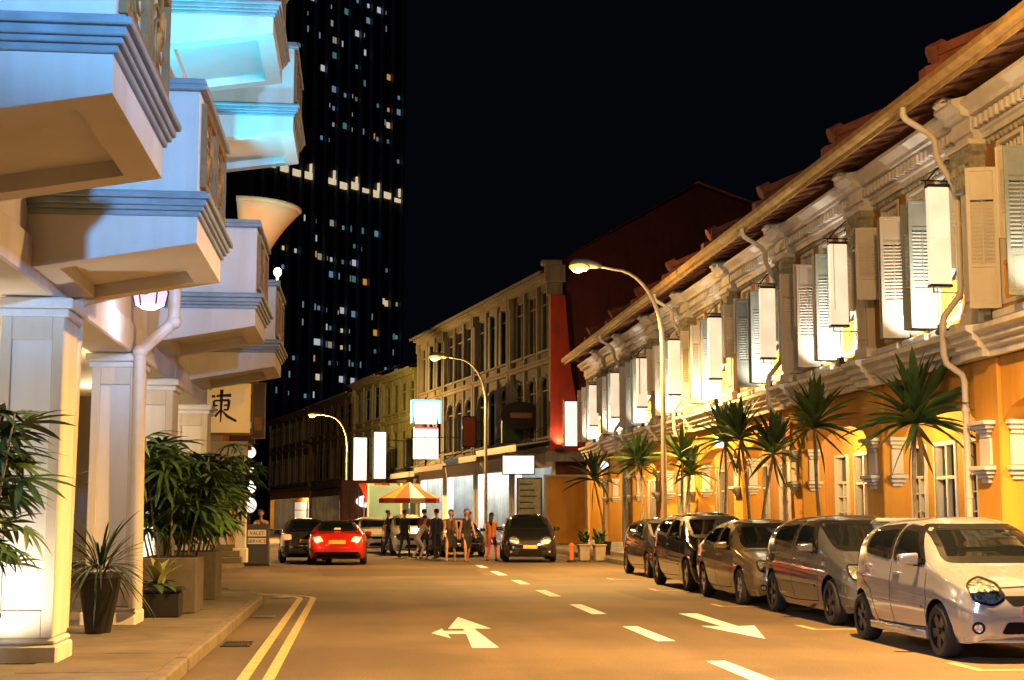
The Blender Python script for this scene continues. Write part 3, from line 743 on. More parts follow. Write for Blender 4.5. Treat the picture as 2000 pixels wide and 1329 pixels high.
# curved flared hoods at the end of the row
def hood(label, c, rx, h, m, y0, y1):
    o = thing('curved_hood', label, 'hood', c, 0)
    n = 12; prof = []
    for i in range(n + 1):
        t = i / n; prof.append((rx * (0.15 + 0.85 * math.sin(t * math.pi / 2) ** 1.6), h * (1 - t) ** 1.0))
    # outward flaring bell: narrow at the bottom, wide at the top edge
    pr = []
    for i in range(n + 1):
        t = i / n; pr.append((rx * (0.30 + 0.70 * t ** 1.8), h * t))
    b = MB(); vs = []
    ns = 10
    for j in range(ns + 1):
        a = math.pi / 2 * (j / ns) * 1.1 - 0.1
        for (r_, z) in pr: vs.append((r_ * math.cos(a), -r_ * math.sin(a), z))
    k = n + 1
    fs = [(j * k + i, j * k + i + 1, (j + 1) * k + i + 1, (j + 1) * k + i) for j in range(ns) for i in range(n)]
    b.add(vs, fs)
    me = b.mesh('hood_shell', m, smooth=True); s = obj('hood_shell', me, o)
    md = s.modifiers.new('thick', 'SOLIDIFY'); md.thickness = 0.05
    b = MB(); b.tube([((pr[-1][0] + .02) * math.cos(math.pi / 2 * (j / ns) * 1.1 - 0.1), -(pr[-1][0] + .02) * math.sin(math.pi / 2 * (j / ns) * 1.1 - 0.1), h) for j in range(ns + 1)], 0.05, 8)
    b.build('rim', m, o, smooth=True)
    b = MB(); b.tube([(0.0, 0, 0), (0.0, 0, h)], 0.09, 10); b.build('post', M['timber_brown'], o); b = MB(); b.box(-0.9, -0.07, -0.05, 0.05, h * .45, h * .55); b.build('arm', M['timber_brown'], o)
    if 'amber' in label:
        b = MB(); b.ell((.75, -1.35, -.1), .07, .07, .09, 10, 8); b.tube([(.75, -1.35, -.19), (.75, -1.35, -.5)], .02, 6); b.build('bulb', M['lamp_warm'], o, smooth=True); light('POINT', 'bulb_light', o, (.75, -1.5, -.05), 90, (1.0, .50, .14), .08)
    return o
hood('amber-lit flared hood behind the third balcony, before the tower', (-2.3, 27.9, 6.1), 1.05, 1.35, M['canvas_amber_lit'], 0, 0)
hood('cyan-lit flared hood at the top of the left row', (-2.2, 28.0, 10.75), 1.1, 1.8, M['canvas_white'], 0, 0)
# louvred blue shutters under the upper balcony
for i, (y_, a_) in enumerate(((24.0, 60), (24.6, 100))):
    o = thing('window_shutter', ['blue louvred shutter swung out beside the third balcony', 'blue louvred shutter half open, nearest the amber hood'][i], 'shutter', (-2.98, y_, 0), R(a_ - 90), 'blue shutters on the left row')
    b = MB(); b.frame(0, 0.6, 6.2, 7.5, 0.06, -0.02, 0.02); b.build('frame', M['blue_grey_trim'], o)
    b = MB()
    for k in range(14): b.box(0.06, 0.54, -0.015, 0.015, 6.3 + k * .08, 6.35 + k * .08)
    b.build('louvre', M['blue_grey_trim'], o)

# glowing lantern hung under the second balcony
o = thing('hanging_lantern', 'pale violet lantern glowing under the second balcony', 'lantern', (-2.55, 17.6, 4.0)); o.scale = (.8, .8, .8)
b = MB(); b.lathe([(0.05, 0.50), (0.20, 0.42), (0.26, 0.25), (0.22, 0.06), (0.10, 0.0)], 6); b.build('glass_body', glow('lantern_violet', (0.72, 0.62, 1.0), 1.0), o)
b = MB(); b.lathe([(0.08, 0.5), (0.24, 0.52), (0.10, 0.62), (0.02, 0.72)], 6); b.tube([(0, 0, 0.7), (0, 0, 1.0)], 0.012, 6)
for k in range(6): b.tube([(0.21 * math.cos(k * math.pi / 3), 0.21 * math.sin(k * math.pi / 3), 0.44), (0.27 * math.cos(k * math.pi / 3), 0.27 * math.sin(k * math.pi / 3), 0.25), (0.22 * math.cos(k * math.pi / 3), 0.22 * math.sin(k * math.pi / 3), 0.03)], 0.012, 5)
b.build('iron_frame', M['iron'], o)
light('POINT', 'lantern_light', o, (0.0, -0.1, -0.12), 30, (0.82, 0.76, 1.0), 0.1)

# illuminated uplighter on the floor behind the near plant
o = thing('floor_uplight', 'small floor light washing the near left pillar white', 'lamp', (-3.5, 13.5, 0.13))
b = MB(); b.lathe([(0.10, 0), (0.11, 0.05), (0.09, 0.14)], 12); b.build('housing', M['iron'], o)
b = MB(); b.lathe([(0.08, 0.141), (0.05, 0.15)], 12); b.build('lens', M['lamp_white'], o)
s = light('SPOT', 'beam', o, (0.0, 0.0, 0.2), 170, (1.0, 0.86, 0.70), 0.05, spot=R(110), blend=0.9); aim(s, (0.35, 0.7, 1.0))
o = thing('floor_uplight', 'small floor light glowing white between the shrub stems', 'lamp', (-3.15, 21.6, 0.13))
b = MB(); b.lathe([(0.10, 0), (0.11, 0.05), (0.09, 0.14)], 12); b.build('housing', M['iron'], o)
b = MB(); b.lathe([(0.08, 0.141), (0.05, 0.15)], 12); b.build('lens', M['lamp_white'], o)
s = light('SPOT', 'beam', o, (0.0, 0.0, 0.2), 240, (1.0, 0.84, 0.66), 0.05, spot=R(120), blend=0.9); aim(s, (0.0, 0.7, 1.0))

# unseen spotlight, added to put cool light on the near parked cars
o = thing('added_spotlight', 'added cool spotlight bracketed on the first left house, out of view', 'lamp', (-2.6, 3.5, 4.6))
b = MB(); b.lathe([(.06, 0), (.10, .05), (.11, .25)], 12, axis='y'); b.build('housing', M['iron'], o)
b = MB(); b.tube([(0, 0, 0), (-.45, 0, .1)], .025, 6); b.build('bracket', M['iron'], o)
s = light('SPOT', 'beam', o, (0, .3, 0), 4200, (.55, .70, 1.0), .08, spot=R(26), blend=.6); aim(s, (9.6, 14.2, -3.9))

# cyan floodlights on the wall between the storeys
for i, (y_, e_) in enumerate(((18.9, 1250), (24.2, 1000))):
    o = thing('cyan_floodlight', ['cyan floodlight on the wall below the upper balcony of the third house', 'cyan floodlight on the wall below the upper balcony of the fourth house'][i], 'lamp', (-2.55, y_, 6.1), 0, 'cyan floodlights')
    b = MB(); b.box(-0.1, 0.05, -0.1, 0.1, 0, 0.12); b.build('housing', M['iron'], o)
    b = MB(); b.box(-0.08, 0.04, -0.08, 0.08, 0.121, 0.13); b.build('lens', glow('lens_cyan', (0.1, 0.8, 1.0), 4), o)
    s = light('SPOT', 'beam', o, (0.05, 0, 0.18), e_, (0.0, 0.46, 0.74), 0.06, spot=R(135), blend=0.6); aim(s, (0.08, 0.60, 0.8))

# banner drum sign with the character
o = thing('hanging_sign', 'amber drum-shaped sign painted with the character 東', 'sign', (-2.58, 28.75, 3.14)); o.scale = (0.85, 0.85, 0.85)
b = MB(); prof = []
n = 20; vs = []
for i in range(n + 1):
    a = -math.pi * 0.5 + (i / n) * math.pi
    vs += [(0.50 * math.sin(a), -0.14 * math.cos(a), 0.0), (0.50 * math.sin(a), -0.14 * math.cos(a), 1.15)]
b.add(vs, [(2 * i, 2 * i + 2, 2 * i + 3, 2 * i + 1) for i in range(n)])
k_ = len(b.v); b.box(-0.50, 0.50, 0.0, 0.05, 0, 1.15)
b.build('lit_face', M['sign_yellow'], o, smooth='auto')
b = MB()
def stroke(pts, w0, w1, w2=None):
    L_, Q_ = [], []
    pts = [Vector(p) for p in pts]; k = len(pts)
    for i, p in enumerate(pts):
        d = (pts[min(i + 1, k - 1)] - pts[max(i - 1, 0)]).normalized(); n_ = Vector((-d.y, d.x)); t = i / (k - 1)
        w_ = (w0 + (w1 - w0) * t) if w2 is None else (w0 + (w1 - w0) * t * 2 if t < .5 else w1 + (w2 - w1) * (t - .5) * 2)
        L_.append(p + n_ * w_); Q_.append(p - n_ * w_)
    def Z(p, dy):
        x = p.x; yy = -0.14 * math.sqrt(max(0, 1 - (x / 0.5) ** 2)); return (x, yy - dy, p.y)
    vs = [Z(p, .006) for p in L_] + [Z(p, .006) for p in Q_]
    b.add(vs, [(i, i + 1, k + i + 1, k + i) for i in range(k - 1)])
cx, cz = -0.16, 0.62
S_ = lambda l: [(cx + x * 0.36, cz + z * 0.40) for x, z in l]
stroke(S_([(-0.62, 0.55), (0, 0.60), (0.62, 0.62)]), .030, .026, .04)
stroke(S_([(-0.48, 0.30), (-0.46, 0.0), (-0.42, -0.28)]), .03, .026, .02)
stroke(S_([(-0.48, 0.30), (0.1, 0.33), (0.52, 0.33)]), .022, .024, .03)
stroke(S_([(0.50, 0.33), (0.47, 0.0), (0.42, -0.26)]), .036, .03, .02)
stroke(S_([(-0.42, 0.02), (0.42, 0.05)]), .02, .02)
stroke(S_([(-0.42, -0.24), (0.42, -0.22)]), .02, .022)
stroke(S_([(0.02, 0.95), (0.0, 0.3), (0.0, -0.4), (-0.02, -0.95)]), .04, .03, .012)
stroke(S_([(-0.04, -0.24), (-0.35, -0.58), (-0.95, -0.85)]), .022, .03, .008)
stroke(S_([(0.04, -0.24), (0.40, -0.60), (0.98, -0.88)]), .012, .034, .03)
stroke(S_([(-0.9, 1.15), (-0.72, 1.0), (-0.5, 1.2)]), .03, .04, .01)
b.build('character', mat('ink_brown', (0.05, 0.012, 0.004), 0.7, var=0), o, recalc=False)
b = MB(); b.box(-0.53, 0.53, -0.17, 0.06, 1.151, 1.20); b.box(-0.53, 0.53, -0.17, 0.06, -0.05, -0.001); b.tube([(-0.4, 0, 1.2), (-0.4, 0, 1.5)], 0.015, 6); b.tube([(0.4, 0, 1.2), (0.4, 0, 1.5)], 0.015, 6)
b.build('frame', M['bronze'], o)
# grey panel sign beside it
o = thing('panel_sign', 'dark narrow hanging panel sign right of the amber drum sign', 'sign', (-2.0, 28.85, 3.05)); o.scale = (0.75, 0.75, 0.75)
b = MB(); b.box(-0.16, 0.16, -0.04, 0.04, 0, 1.45); b.build('board', M['dark_wall'], o, bevel=0.01)
b = MB(); b.frame(-0.18, 0.18, -0.02, 1.47, 0.03, -0.05, 0.05); b.box(-0.10, 0.10, -0.055, -0.045, 0.2, 0.55); b.build('frame', M['bronze'], o)
b = MB(); b.tube([(-0.7, 0, 1.6), (0.2, 0, 1.6)], 0.02, 6); b.tube([(0, 0, 1.46), (0, 0, 1.6)], 0.015, 6); b.build('bracket', M['iron'], o)
# canvas awning below the drum sign
o = thing('canvas_awning', 'cream roll-up awning below the amber drum sign', 'awning', (-2.62, 28.7, 2.42)); o.scale = (0.8, 0.8, 0.9)
b = MB(); b.ext([(0.0, 0.62), (-0.35, 0.40), (-0.55, 0.12), (-0.55, 0.06), (-0.30, 0.34), (0.0, 0.54)], 'x', -0.6, 0.55); b.build('canvas', M['canvas_white'], o)
b = MB(); b.tube([(-0.6, -0.56, 0.08), (0.55, -0.56, 0.08)], 0.05, 10); b.build('roller', M['canvas_white'], o)
# end wing of the last house, carrying the sign
o = thing('end_pillar', 'slim cream pillar at the side street, right of the shrubs', 'pillar', (-3.55, 44.6, 0.12)); o.scale = (1.0, 1.0, 1.1)
b = MB(); b.box(-0.16, 0.16, -0.2, 0.2, 0.4, 3.1); b.build('shaft', M['white_plaster'], o, bevel=0.015)
b = MB(); b.box(-0.22, 0.22, -0.26, 0.26, 0.0, 0.4); b.build('base', M['white_plaster'], o, bevel=0.02)
b = MB(); b.box(-0.25, 0.25, -0.3, 0.3, 3.1, 3.28); b.box(-0.4, 0.35, -0.2, 0.2, 3.281, 3.5); b.build('capital', M['timber_brown'], o)
# ================================================================ far buildings, tower
def far_house(label, A, B, floors, wall, ground_h=4.2, nwin=3, arch=False, trim='pale_wall', roof='roof_tile', shop=None, canopy=None, group=None, lit=None, gh=None, seed=0, shutters=None, depth=8.0):
    """a house whose street front runs from A to B (world xy); local x along it, local y out to the street"""
    rr = random.Random(seed)
    A = Vector(A); B = Vector(B); d = B - A; W = d.length; ang = math.atan2(d.y, d.x)
    r = thing('shophouse', label, 'shophouse', (A.x, A.y, 0), ang, group)
    wm = M[wall]; tm = M[trim]
    zt = ground_h + sum(floors); pier = 0.32
    ww = (W - 2 * pier) / nwin
    # walls with real openings
    b = MB(); openings = []
    z = ground_h
    for fi, fh in enumerate(floors):
        z0, z1 = z + 0.75, z + fh - 0.65
        xs = [0]
        for k in range(nwin):
            a = pier + k * ww + 0.18; c = pier + (k + 1) * ww - 0.18; openings.append((fi, a, c, z0, z1)); xs += [a, c]
        xs.append(W)
        for k in range(0, len(xs) - 1, 2): b.box(xs[k], xs[k + 1], -0.3, 0, z, z + fh)
        for k in range(nwin):
            a, c = xs[2 * k + 1], xs[2 * k + 2]; b.box(a, c, -0.3, 0, z, z0); b.box(a, c, -0.3, 0, z1, z + fh)
        z += fh
    b.box(0, 0.3, -depth, -0.3, 0, zt); b.box(W - 0.3, W, -depth, -0.3, 0, zt)
    b.build('wall', wm, r)
    for fi, a, c, z0, z1 in openings:
        f = MB(); f.frame(a, c, z0, z1, 0.07, -0.2, -0.08); f.box((a + c) / 2 - .03, (a + c) / 2 + .03, -0.18, -0.1, z0 + .07, z1 - .07); f.box(a + .07, c - .07, -0.18, -0.1, z1 - .75, z1 - .68)
        if arch and fi == 0 or arch == 2:
            n = 10; ra = (c - a) / 2; pr = [(a, z1 + .002), (a, z1 - ra)]
            pr = [(a, z1 + .003)] + [((a + c) / 2 - ra * math.cos(math.pi * t / n), z1 - ra + ra * math.sin(math.pi * t / n)) for t in range(n + 1)] + [(c, z1 + .003)]
            f.ext(pr, 'y', -0.07, 0.04)
            f.tube([((a + c) / 2 - (ra + .06) * math.cos(math.pi * t / n), 0.04, z1 - ra + (ra + .06) * math.sin(math.pi * t / n)) for t in range(n + 1)], 0.06, 6)
        wn = f.build('window', tm, r)
        p = MB(); p.box(a + .07, c - .07, -0.19, -0.17, z0 + .07, z1 - .07); p.build('pane', M[lit[fi]] if lit and lit[fi] and rr.random() < 0.35 else M['dark_pane'], wn)
        s = MB(); s.box(a - .1, c + .1, -0.02, 0.18, z0 - .12, z0 - .003); s.build('sill', tm, wn)
        if shutters and rr.random() < 0.8:
            for (x0, x1) in ((a - (c - a) * .42, a - .02), (c + .02, c + (c - a) * .42)):
                if x0 < 0.02 or x1 > W - 0.02: continue
                q = MB(); q.frame(x0, x1, z0, z1 - .02, .06, 0.005, 0.06); q.box(x0 + .06, x1 - .06, 0.01, 0.045, z0 + .06, z1 - .08)
                for kk in range(12): q.box(x0 + .06, x1 - .06, 0.046, 0.058, z0 + .2 + kk * .12, z0 + .25 + kk * .12)
                q.build('shutter', M[shutters], r)
    # pilasters, string courses, cornice
    for k in range(nwin + 1):
        x = pier + k * ww
        if k in (0, nwin):
            b = MB(); x = 0.17 if k == 0 else W - 0.17
            b.box(x - .16, x + .16, 0.001, 0.2, ground_h, zt - .3); p = b.build('pilaster', tm, r)
            b = MB(); b.box(x - .165, x + .165, 0.001, 0.3, zt - .9, zt - .3)
            b.build('capital', tm, p)
        else:
            b = MB(); b.box(x - .1, x + .1, 0.001, 0.12, ground_h + .5, zt - .35); b.build('pilaster', tm, r)
    z = ground_h
    for fh in floors:
        b = MB(); b.box(0, W, 0.001, 0.22, z - .05, z + .12); b.box(0, W, 0.001, 0.32, z + .121, z + .24); b.build('string_course', tm, r); z += fh
    b = MB(); b.box(0, W, 0.001, 0.3, zt - .28, zt - .1); b.box(0, W, -0.3, 0.5, zt - .099, zt + .08); b.build('cornice', tm, r)
    b = MB()
    n = 30
    vs = []
    for i in range(2 * n + 1):
        x = i * W / (2 * n); h_ = .06 if i % 2 else 0
        vs += [(x, 0.75, zt + .10 + h_), (x, -depth, zt + depth * .42 + h_)]
    b.add(vs, [(2 * i, 2 * i + 2, 2 * i + 3, 2 * i + 1) for i in range(2 * n)]); b.build('roof', M[roof], r, recalc=False)
    b = MB(); b.box(0, W, 0.70, 0.80, zt + .0, zt + .14); b.build('gutter', M['galvanised'], r)
    # ground floor: columns and a lit or dark shop front set back
    for x in (0.02, W - 0.5): b = MB(); b.box(x, x + .48, -0.45, 0.0, 0.1, ground_h - .06); b.build('column', M[shop[0]] if shop else wm, r, bevel=0.02)
    b = MB(); b.box(0.5, W - 0.5, -0.4, -0.05, ground_h - .8, ground_h - .06); b.build('beam', M[shop[0]] if shop else wm, r)
    b = MB(); b.box(0.3, W - 0.3, -3.0, -2.8, 0.1, ground_h - .06); b.build('shop_wall', M[shop[0]] if shop else M['dark_wall'], r)
    b = MB(); b.box(0.3, W - 0.3, -2.8, -0.4, ground_h - .3, ground_h - .15); b.build('walkway_ceiling', M['pale_wall'], r)
    nw = 3; sw = (W - 1.0) / nw
    for k in range(nw):
        a = 0.5 + k * sw + .12; c = a + sw - .24
        f = MB(); f.frame(a, c, 0.2, ground_h - 1.0, .08, -2.795, -2.70); f.box(a + .08, c - .08, -2.79, -2.72, 2.2, 2.28); wn = f.build('shop_front', M['iron'] if k % 2 else tm, r)
        p = MB(); p.box(a + .08, c - .08, -2.78, -2.76, 0.28, ground_h - 1.08); p.build('pane', M[shop[1]] if shop and shop[1] else M['dark_pane'], wn)
    if shop and shop[2]:
        for k in range(2):
            x = W * (0.28 + .44 * k)
            b = MB(); b.box(x - .6, x + .6, -1.6, -1.35, ground_h - .36, ground_h - .305); b.build('tube_light', M['lamp_white'], r)
            light('POINT', 'shop_light', r, (x, -1.4, ground_h - .6), shop[2], shop[3], 0.2)
    if canopy:
        b = MB(); z0 = canopy[0]; pj = canopy[1]
        b.ext([(0.0, z0 + .45), (pj, z0 + .12), (pj, z0 - .22), (pj - .06, z0 - .22), (pj - .06, z0 + .04), (0.0, z0 + .35)], 'x', -.05, W + .05)
        c_ = b.build('canopy', M[canopy[2]], r)
        for x in (0.4, W - .4):
            b = MB(); b.tube([(x, 0.02, z0 + 1.3), (x, pj - .1, z0 + .13)], 0.025, 6); b.build('tie_rod', M['iron'], c_)
    return r

# three-storey pale houses on the bend, near end with the red gable wall
P0 = Vector((10.0, 73.4)); P1 = Vector((4.25, 103.5)); N3 = 4
cool = (0.86, 0.92, 1.0)
lab3 = ['three-storey pale house next to the red gable wall', 'second three-storey house from the red gable, over the white-lit shop', 'third three-storey house from the red gable', 'far three-storey house, cornice ends before the green house']
for i in range(N3):
    A = P0.lerp(P1, i / N3); B = P0.lerp(P1, (i + 1) / N3 - 0.004)
    far_house(lab3[i], A, B, (4.6, 4.6), ['grey_wall', 'pale_wall', 'grey_wall', 'pale_wall'][i], 4.9, 3, arch=True, trim='pale_wall', seed=i,
              shop=('white_plaster', 'lit_shop_cool', [350, 800, 800, 500][i], cool), canopy=(5.05 - i * .22, 2.1, 'galvanised'), group='three-storey houses on the bend', lit=(None, None), shutters='shutter_green' if i % 2 else None)
# red gable wall with big roof behind
o = thing('gable_building', 'tall red gable wall with dark tiled roof above the right-hand row', 'building', (10.05, 73.35, 0))
b = MB(); b.ext([(0, 0.1), (15, 0.1), (15, 16.4), (7.6, 18.9), (0, 14.6)], 'y', -0.3, 0.0); b.build('gable_wall', M['red_wall'], o)
b = MB(); b.add([(-0.5, -0.6, 14.35), (7.6, -0.6, 19.1), (7.6, 30, 19.1), (-0.5, 30, 14.35)], [(0, 1, 2, 3)]); b.add([(7.6, -0.6, 19.1), (15.4, -0.6, 16.4), (15.4, 30, 16.4), (7.6, 30, 19.1)], [(0, 1, 2, 3)])
rf = b.build('roof', M['roof_tile'], o)
b = MB(); b.box(-0.6, 0.5, -0.62, -0.30, 13.6, 14.5); b.box(-0.75, 0.3, -0.7, 0.0, 14.5, 14.75); b.box(-0.5, 0.35, -0.55, -0.301, 12.9, 13.6); b.build('corner_capital', M['pale_wall'], o, bevel=0.03)
b = MB(); b.ext([(-.35, 4.8), (1.7, 4.8), (1.15, 6.6), (.75, 9.0), (.45, 12.9), (-.3, 12.9)], 'y', -.62, -.301); b.build('corner_pilaster', M['red_lit'], o)
b = MB(); b.box(-.1, .3, -.95, -.7, 4.801, 4.95); b.build('floodlight', M['iron'], o)
s = light('SPOT', 'floodlight_beam', o, (.1, -.95, 5.05), 260, (1.0, .55, .30), .08, spot=R(100), blend=.8); aim(s, (.05, .35, 1.0))
b = MB(); b.box(-0.6, 6.0, -0.7, -0.301, 4.3, 4.8); b.build('ledge', M['pale_wall'], o, bevel=0.03)
# green houses and old dark houses down the bend
far_house('olive green two-storey house beyond the three-storey ones', (4.2, 103.8), (1.9, 113.5), (4.2, 3.6), 'green_wall', 4.4, 4, trim='green_wall', seed=11, shop=('pale_wall', 'lit_shop', 110, (1, .8, .55)), group='old houses down the bend', shutters=None)
far_house('narrow olive house with a tall shaft of windows', (1.85, 113.7), (-0.4, 124.0), (4.2, 4.0), 'green_wall', 4.4, 3, trim='pale_wall', seed=12, shop=('dark_wall', 'lit_shop', 220, (1, .75, .45)), group='old houses down the bend', shutters='shutter_green')
far_house('dark weathered house behind the red car', (-0.45, 124.2), (-4.7, 143.0), (4.3, 3.6), 'dark_wall', 4.2, 6, trim='dark_wall', seed=13, shop=('dark_wall', 'lit_shop', 350, (1, .66, .34)), group='old houses down the bend', shutters='dark_wall')
far_house('brown corner house at the far end of the street', (-4.75, 143.2), (-10.0, 165.0), (4.2, 3.6), 'grey_wall', 4.2, 6, trim='pale_wall', seed=14, shop=('ochre_paint', 'lit_shop', 700, (1, .62, .28)), group='old houses down the bend')
# corner building beyond the side street on the left
far_house('low amber-lit corner house beyond the side street', (-5.0, 62.0), (-4.3, 46.0), (3.2,), 'cream_plaster', 3.6, 4, trim='ochre_paint', seed=15, shop=('ochre_paint', 'lit_shop', 380, (1, .60, .25)), group=None)
# stone steps in front of the corner building
o = thing('stone_steps', 'two amber-lit stone steps beside the valet stand', 'steps', (-3.9, 44.2, 0.13))
for k in range(3):
    b = MB(); b.box(-0.55, 0.45 - k * .08, -0.4 + k * .3, 0.6, k * .18, k * .18 + .178); b.build('step', M['concrete'], o, bevel=0.015)

# ---- tower block
o = thing('tower_block', 'dark high-rise tower with scattered lit windows behind the street', 'tower', (-18.57, 265.2, 0), R(90 - 42))
b = MB(); b.box(-4, 40, 0.0, 26, 0, 128); b.build('tower_shell', M['tower_wall'], o)
fin = me_(lambda q: q.box(-0.35, 0.35, -0.8, -0.01, 0, 128), 'fin', M['tower_fin'])
for k in range(14): obj('fin', fin, o, (-3.3 + k * 3.3, 0, 0))
tr = random.Random(21)
wm_ = {}
for i in range(6):
    for j, (w_, h_) in enumerate(((1.0, 1.2), (1.6, 1.2), (0.55, 0.8))):
        wm_[i, j] = me_(lambda q: q.box(-w_ / 2, w_ / 2, -0.12, -0.02, 0, h_), 'lit_window', M['tower_lit_%d' % i])
FLH = 3.4
for fl in range(2, 37):
    for k in range(13):
        for s_ in (0, 1):
            p = 0.34
            zc = fl * FLH
            if 60 < zc < 72: continue
            if tr.random() < p * (1.25 if k in (5, 6, 7, 8, 9) else 0.7):
                j = tr.choice((0, 0, 0, 1, 2, 2)); x = -3.3 + k * 3.3 + 0.95 + s_ * 1.35
                if j == 1 and s_ == 1: j = 2
                obj('lit_window', wm_[tr.choice((0, 1, 1, 1, 2, 2, 2, 3, 4, 4, 4) if tr.random() < .9 else (5,)), j], o, (x, 0, zc + tr.uniform(0, .5)))
bw = me_(lambda q: q.box(-1.2, 1.2, -0.5, -0.02, 0, 1.2), 'sky_lobby_window', M['tower_band'])
for k in range(13):
    if k != 5: s_ = obj('sky_lobby_window', bw, o, (-3.3 + k * 3.3 + 1.65, 0, 66.2 + tr.uniform(0, .6))); s_.scale = (tr.uniform(.75, 1.1), 1, tr.uniform(.6, 1.15))
    if k % 2 == 0:
        q = MB(); q.box(-0.15, 0.15, -0.45, -0.02, 1.5, 3.2); obj('sky_lobby_window', q.mesh('sky_lobby_window', M['tower_band']), o, (-3.3 + k * 3.3 + 2.6, 0, 66.2))
# ================================================================ cars
def pchip(pts):
    xs = [p[0] for p in pts]; ys = [p[1] for p in pts]; n = len(xs)
    h = [xs[i + 1] - xs[i] for i in range(n - 1)]; dl = [(ys[i + 1] - ys[i]) / h[i] for i in range(n - 1)]
    m = [dl[0]] + [0 if dl[i - 1] * dl[i] <= 0 else 2 * dl[i - 1] * dl[i] / (dl[i - 1] + dl[i]) for i in range(1, n - 1)] + [dl[-1]]
    def f(x):
        if x <= xs[0]: return ys[0]
        if x >= xs[-1]: return ys[-1]
        i = 0
        while x > xs[i + 1]: i += 1
        t = (x - xs[i]) / h[i]
        return (2 * t ** 3 - 3 * t * t + 1) * ys[i] + (t ** 3 - 2 * t * t + t) * h[i] * m[i] + (-2 * t ** 3 + 3 * t * t) * ys[i + 1] + (t ** 3 - t * t) * h[i] * m[i + 1]
    return f

def inside(pt, poly):
    x, y = pt; c = False; j = len(poly) - 1
    for i in range(len(poly)):
        xi, yi = poly[i]; xj, yj = poly[j]
        if (yi > y) != (yj > y) and x < (xj - xi) * (y - yi) / (yj - yi) + xi: c = not c
        j = i
    return c

def rounded(poly, r=0.06, n=4):
    out = []; k = len(poly)
    for i in range(k):
        p = Vector(poly[i]); a = Vector(poly[i - 1]) - p; b = Vector(poly[(i + 1) % k]) - p
        rr = min(r, a.length * .45, b.length * .45); pa = p + a.normalized() * rr; pb = p + b.normalized() * rr
        for t in range(n + 1):
            t /= n; out.append(tuple(pa * (1 - t) ** 2 + p * 2 * t * (1 - t) + pb * t * t))
    return out

def offset(poly, d):
    k = len(poly); area = sum(poly[i][0] * poly[(i + 1) % k][1] - poly[(i + 1) % k][0] * poly[i][1] for i in range(k))
    sg = 1 if area > 0 else -1; out = []
    for i in range(k):
        a = Vector(poly[i - 1]); b = Vector(poly[i]); c = Vector(poly[(i + 1) % k])
        t = (c - a)
        if t.length < 1e-9: out.append(tuple(b)); continue
        t.normalize(); out.append((b.x + t.y * d * sg, b.y - t.x * d * sg))
    return out

def densify(poly, st=.03):
    out = []
    for a, c in zip(poly, list(poly[1:]) + [poly[0]]):
        n_ = max(1, int(math.dist(a, c) / st)); out += [(a[0] + (c[0] - a[0]) * i / n_, a[1] + (c[1] - a[1]) * i / n_) for i in range(n_)]
    return out

def project(bvh, poly, ang, off, step=0.07, hole=None, thick=0.0):
    """drape a 2D outline (right, z) seen from heading ang (0 = car front, +90 = car -x side) onto the body"""
    a = R(ang); dv = Vector((math.sin(a), math.cos(a), 0)); rv = Vector((math.cos(a), -math.sin(a), 0))
    poly = densify(poly); hole = densify(hole) if hole else None
    vs = [Vector(p) for p in poly]; k = len(poly); ed = [(i, (i + 1) % k) for i in range(k)]
    if hole:
        n0 = len(vs); vs += [Vector(p) for p in hole]; kh = len(hole); ed += [(n0 + i, n0 + (i + 1) % kh) for i in range(kh)]
    else:
        x0 = min(p[0] for p in poly); x1 = max(p[0] for p in poly); z0 = min(p[1] for p in poly); z1 = max(p[1] for p in poly)
        inn = offset(poly, -step * .35)
        x = x0 + step / 2
        while x < x1:
            z = z0 + step / 2
            while z < z1:
                if inside((x, z), inn): vs.append(Vector((x, z)))
                z += step
            x += step
    v2, e2, f2, *_ = delaunay_2d_cdt(vs, ed, [], 1 if not hole else 0, 1e-5)
    out = []; bad = set(); last = None
    for i, p in enumerate(v2):
        o = rv * p.x + Vector((0, 0, p.y)) - dv * 6 + Vector((0, PROJ[0] if abs(ang) > 120 else 0, 0))
        hit = bvh.ray_cast(o, dv)
        if hit[0] is None: bad.add(i); out.append(None); continue
        nn_ = hit[1] if hit[1].dot(dv) < 0 else -hit[1]
        out.append(hit[0] + nn_ * off)
    good = [i for i in range(len(out)) if out[i] is not None]
    if not good: return MB()
    for i in bad:
        j = min(good, key=lambda q: (v2[q] - v2[i]).length); q = v2[i]; out[i] = out[j] + rv * (q.x - v2[j].x) + Vector((0, 0, q.y - v2[j].y))
    fs = []
    for f in f2:
        c = sum((v2[i] for i in f), Vector((0, 0))) / len(f)
        if hole and (inside(c, hole) or not inside(c, poly)): continue
        if not hole and not inside(c, poly): continue
        fs.append(f)
    b = MB(); b.add(out, fs); return b
PROJ = [0.0]

def paint(name, col, rough=0.16, metal=0.6):
    return mat(name, col, rough, metal=metal, var=0.03, scale=2.5, coat=1.0)
mat('tyre', (0.015, 0.015, 0.015), 0.85, var=0.1, scale=10)
mat('rim', (0.45, 0.45, 0.46), 0.25, metal=0.9, var=0)
mat('rim_dark', (0.05, 0.05, 0.055), 0.35, metal=0.7, var=0)
mat('chrome', (0.8, 0.8, 0.8), 0.12, metal=1.0, var=0)
mat('headlight_reflector', (0.80, 0.82, 0.85), 0.15, metal=0.5, var=0.35, scale=20, bump=1.0, bscale=18, col2=(.015, .015, .02), detail=2)
mat('tail_red', (0.35, 0.01, 0.008), 0.2, var=0)
mat('plate_yellow', (0.75, 0.50, 0.06), 0.5, var=0)
mat('plate_white', (0.75, 0.75, 0.72), 0.5, var=0)
mat('plate_red', (0.50, 0.035, 0.01), 0.5, var=0)
mat('plate_ink', (0.02, 0.02, 0.02), 0.5, var=0)
mat('plate_gold', (0.80, 0.55, 0.18), 0.5, var=0)
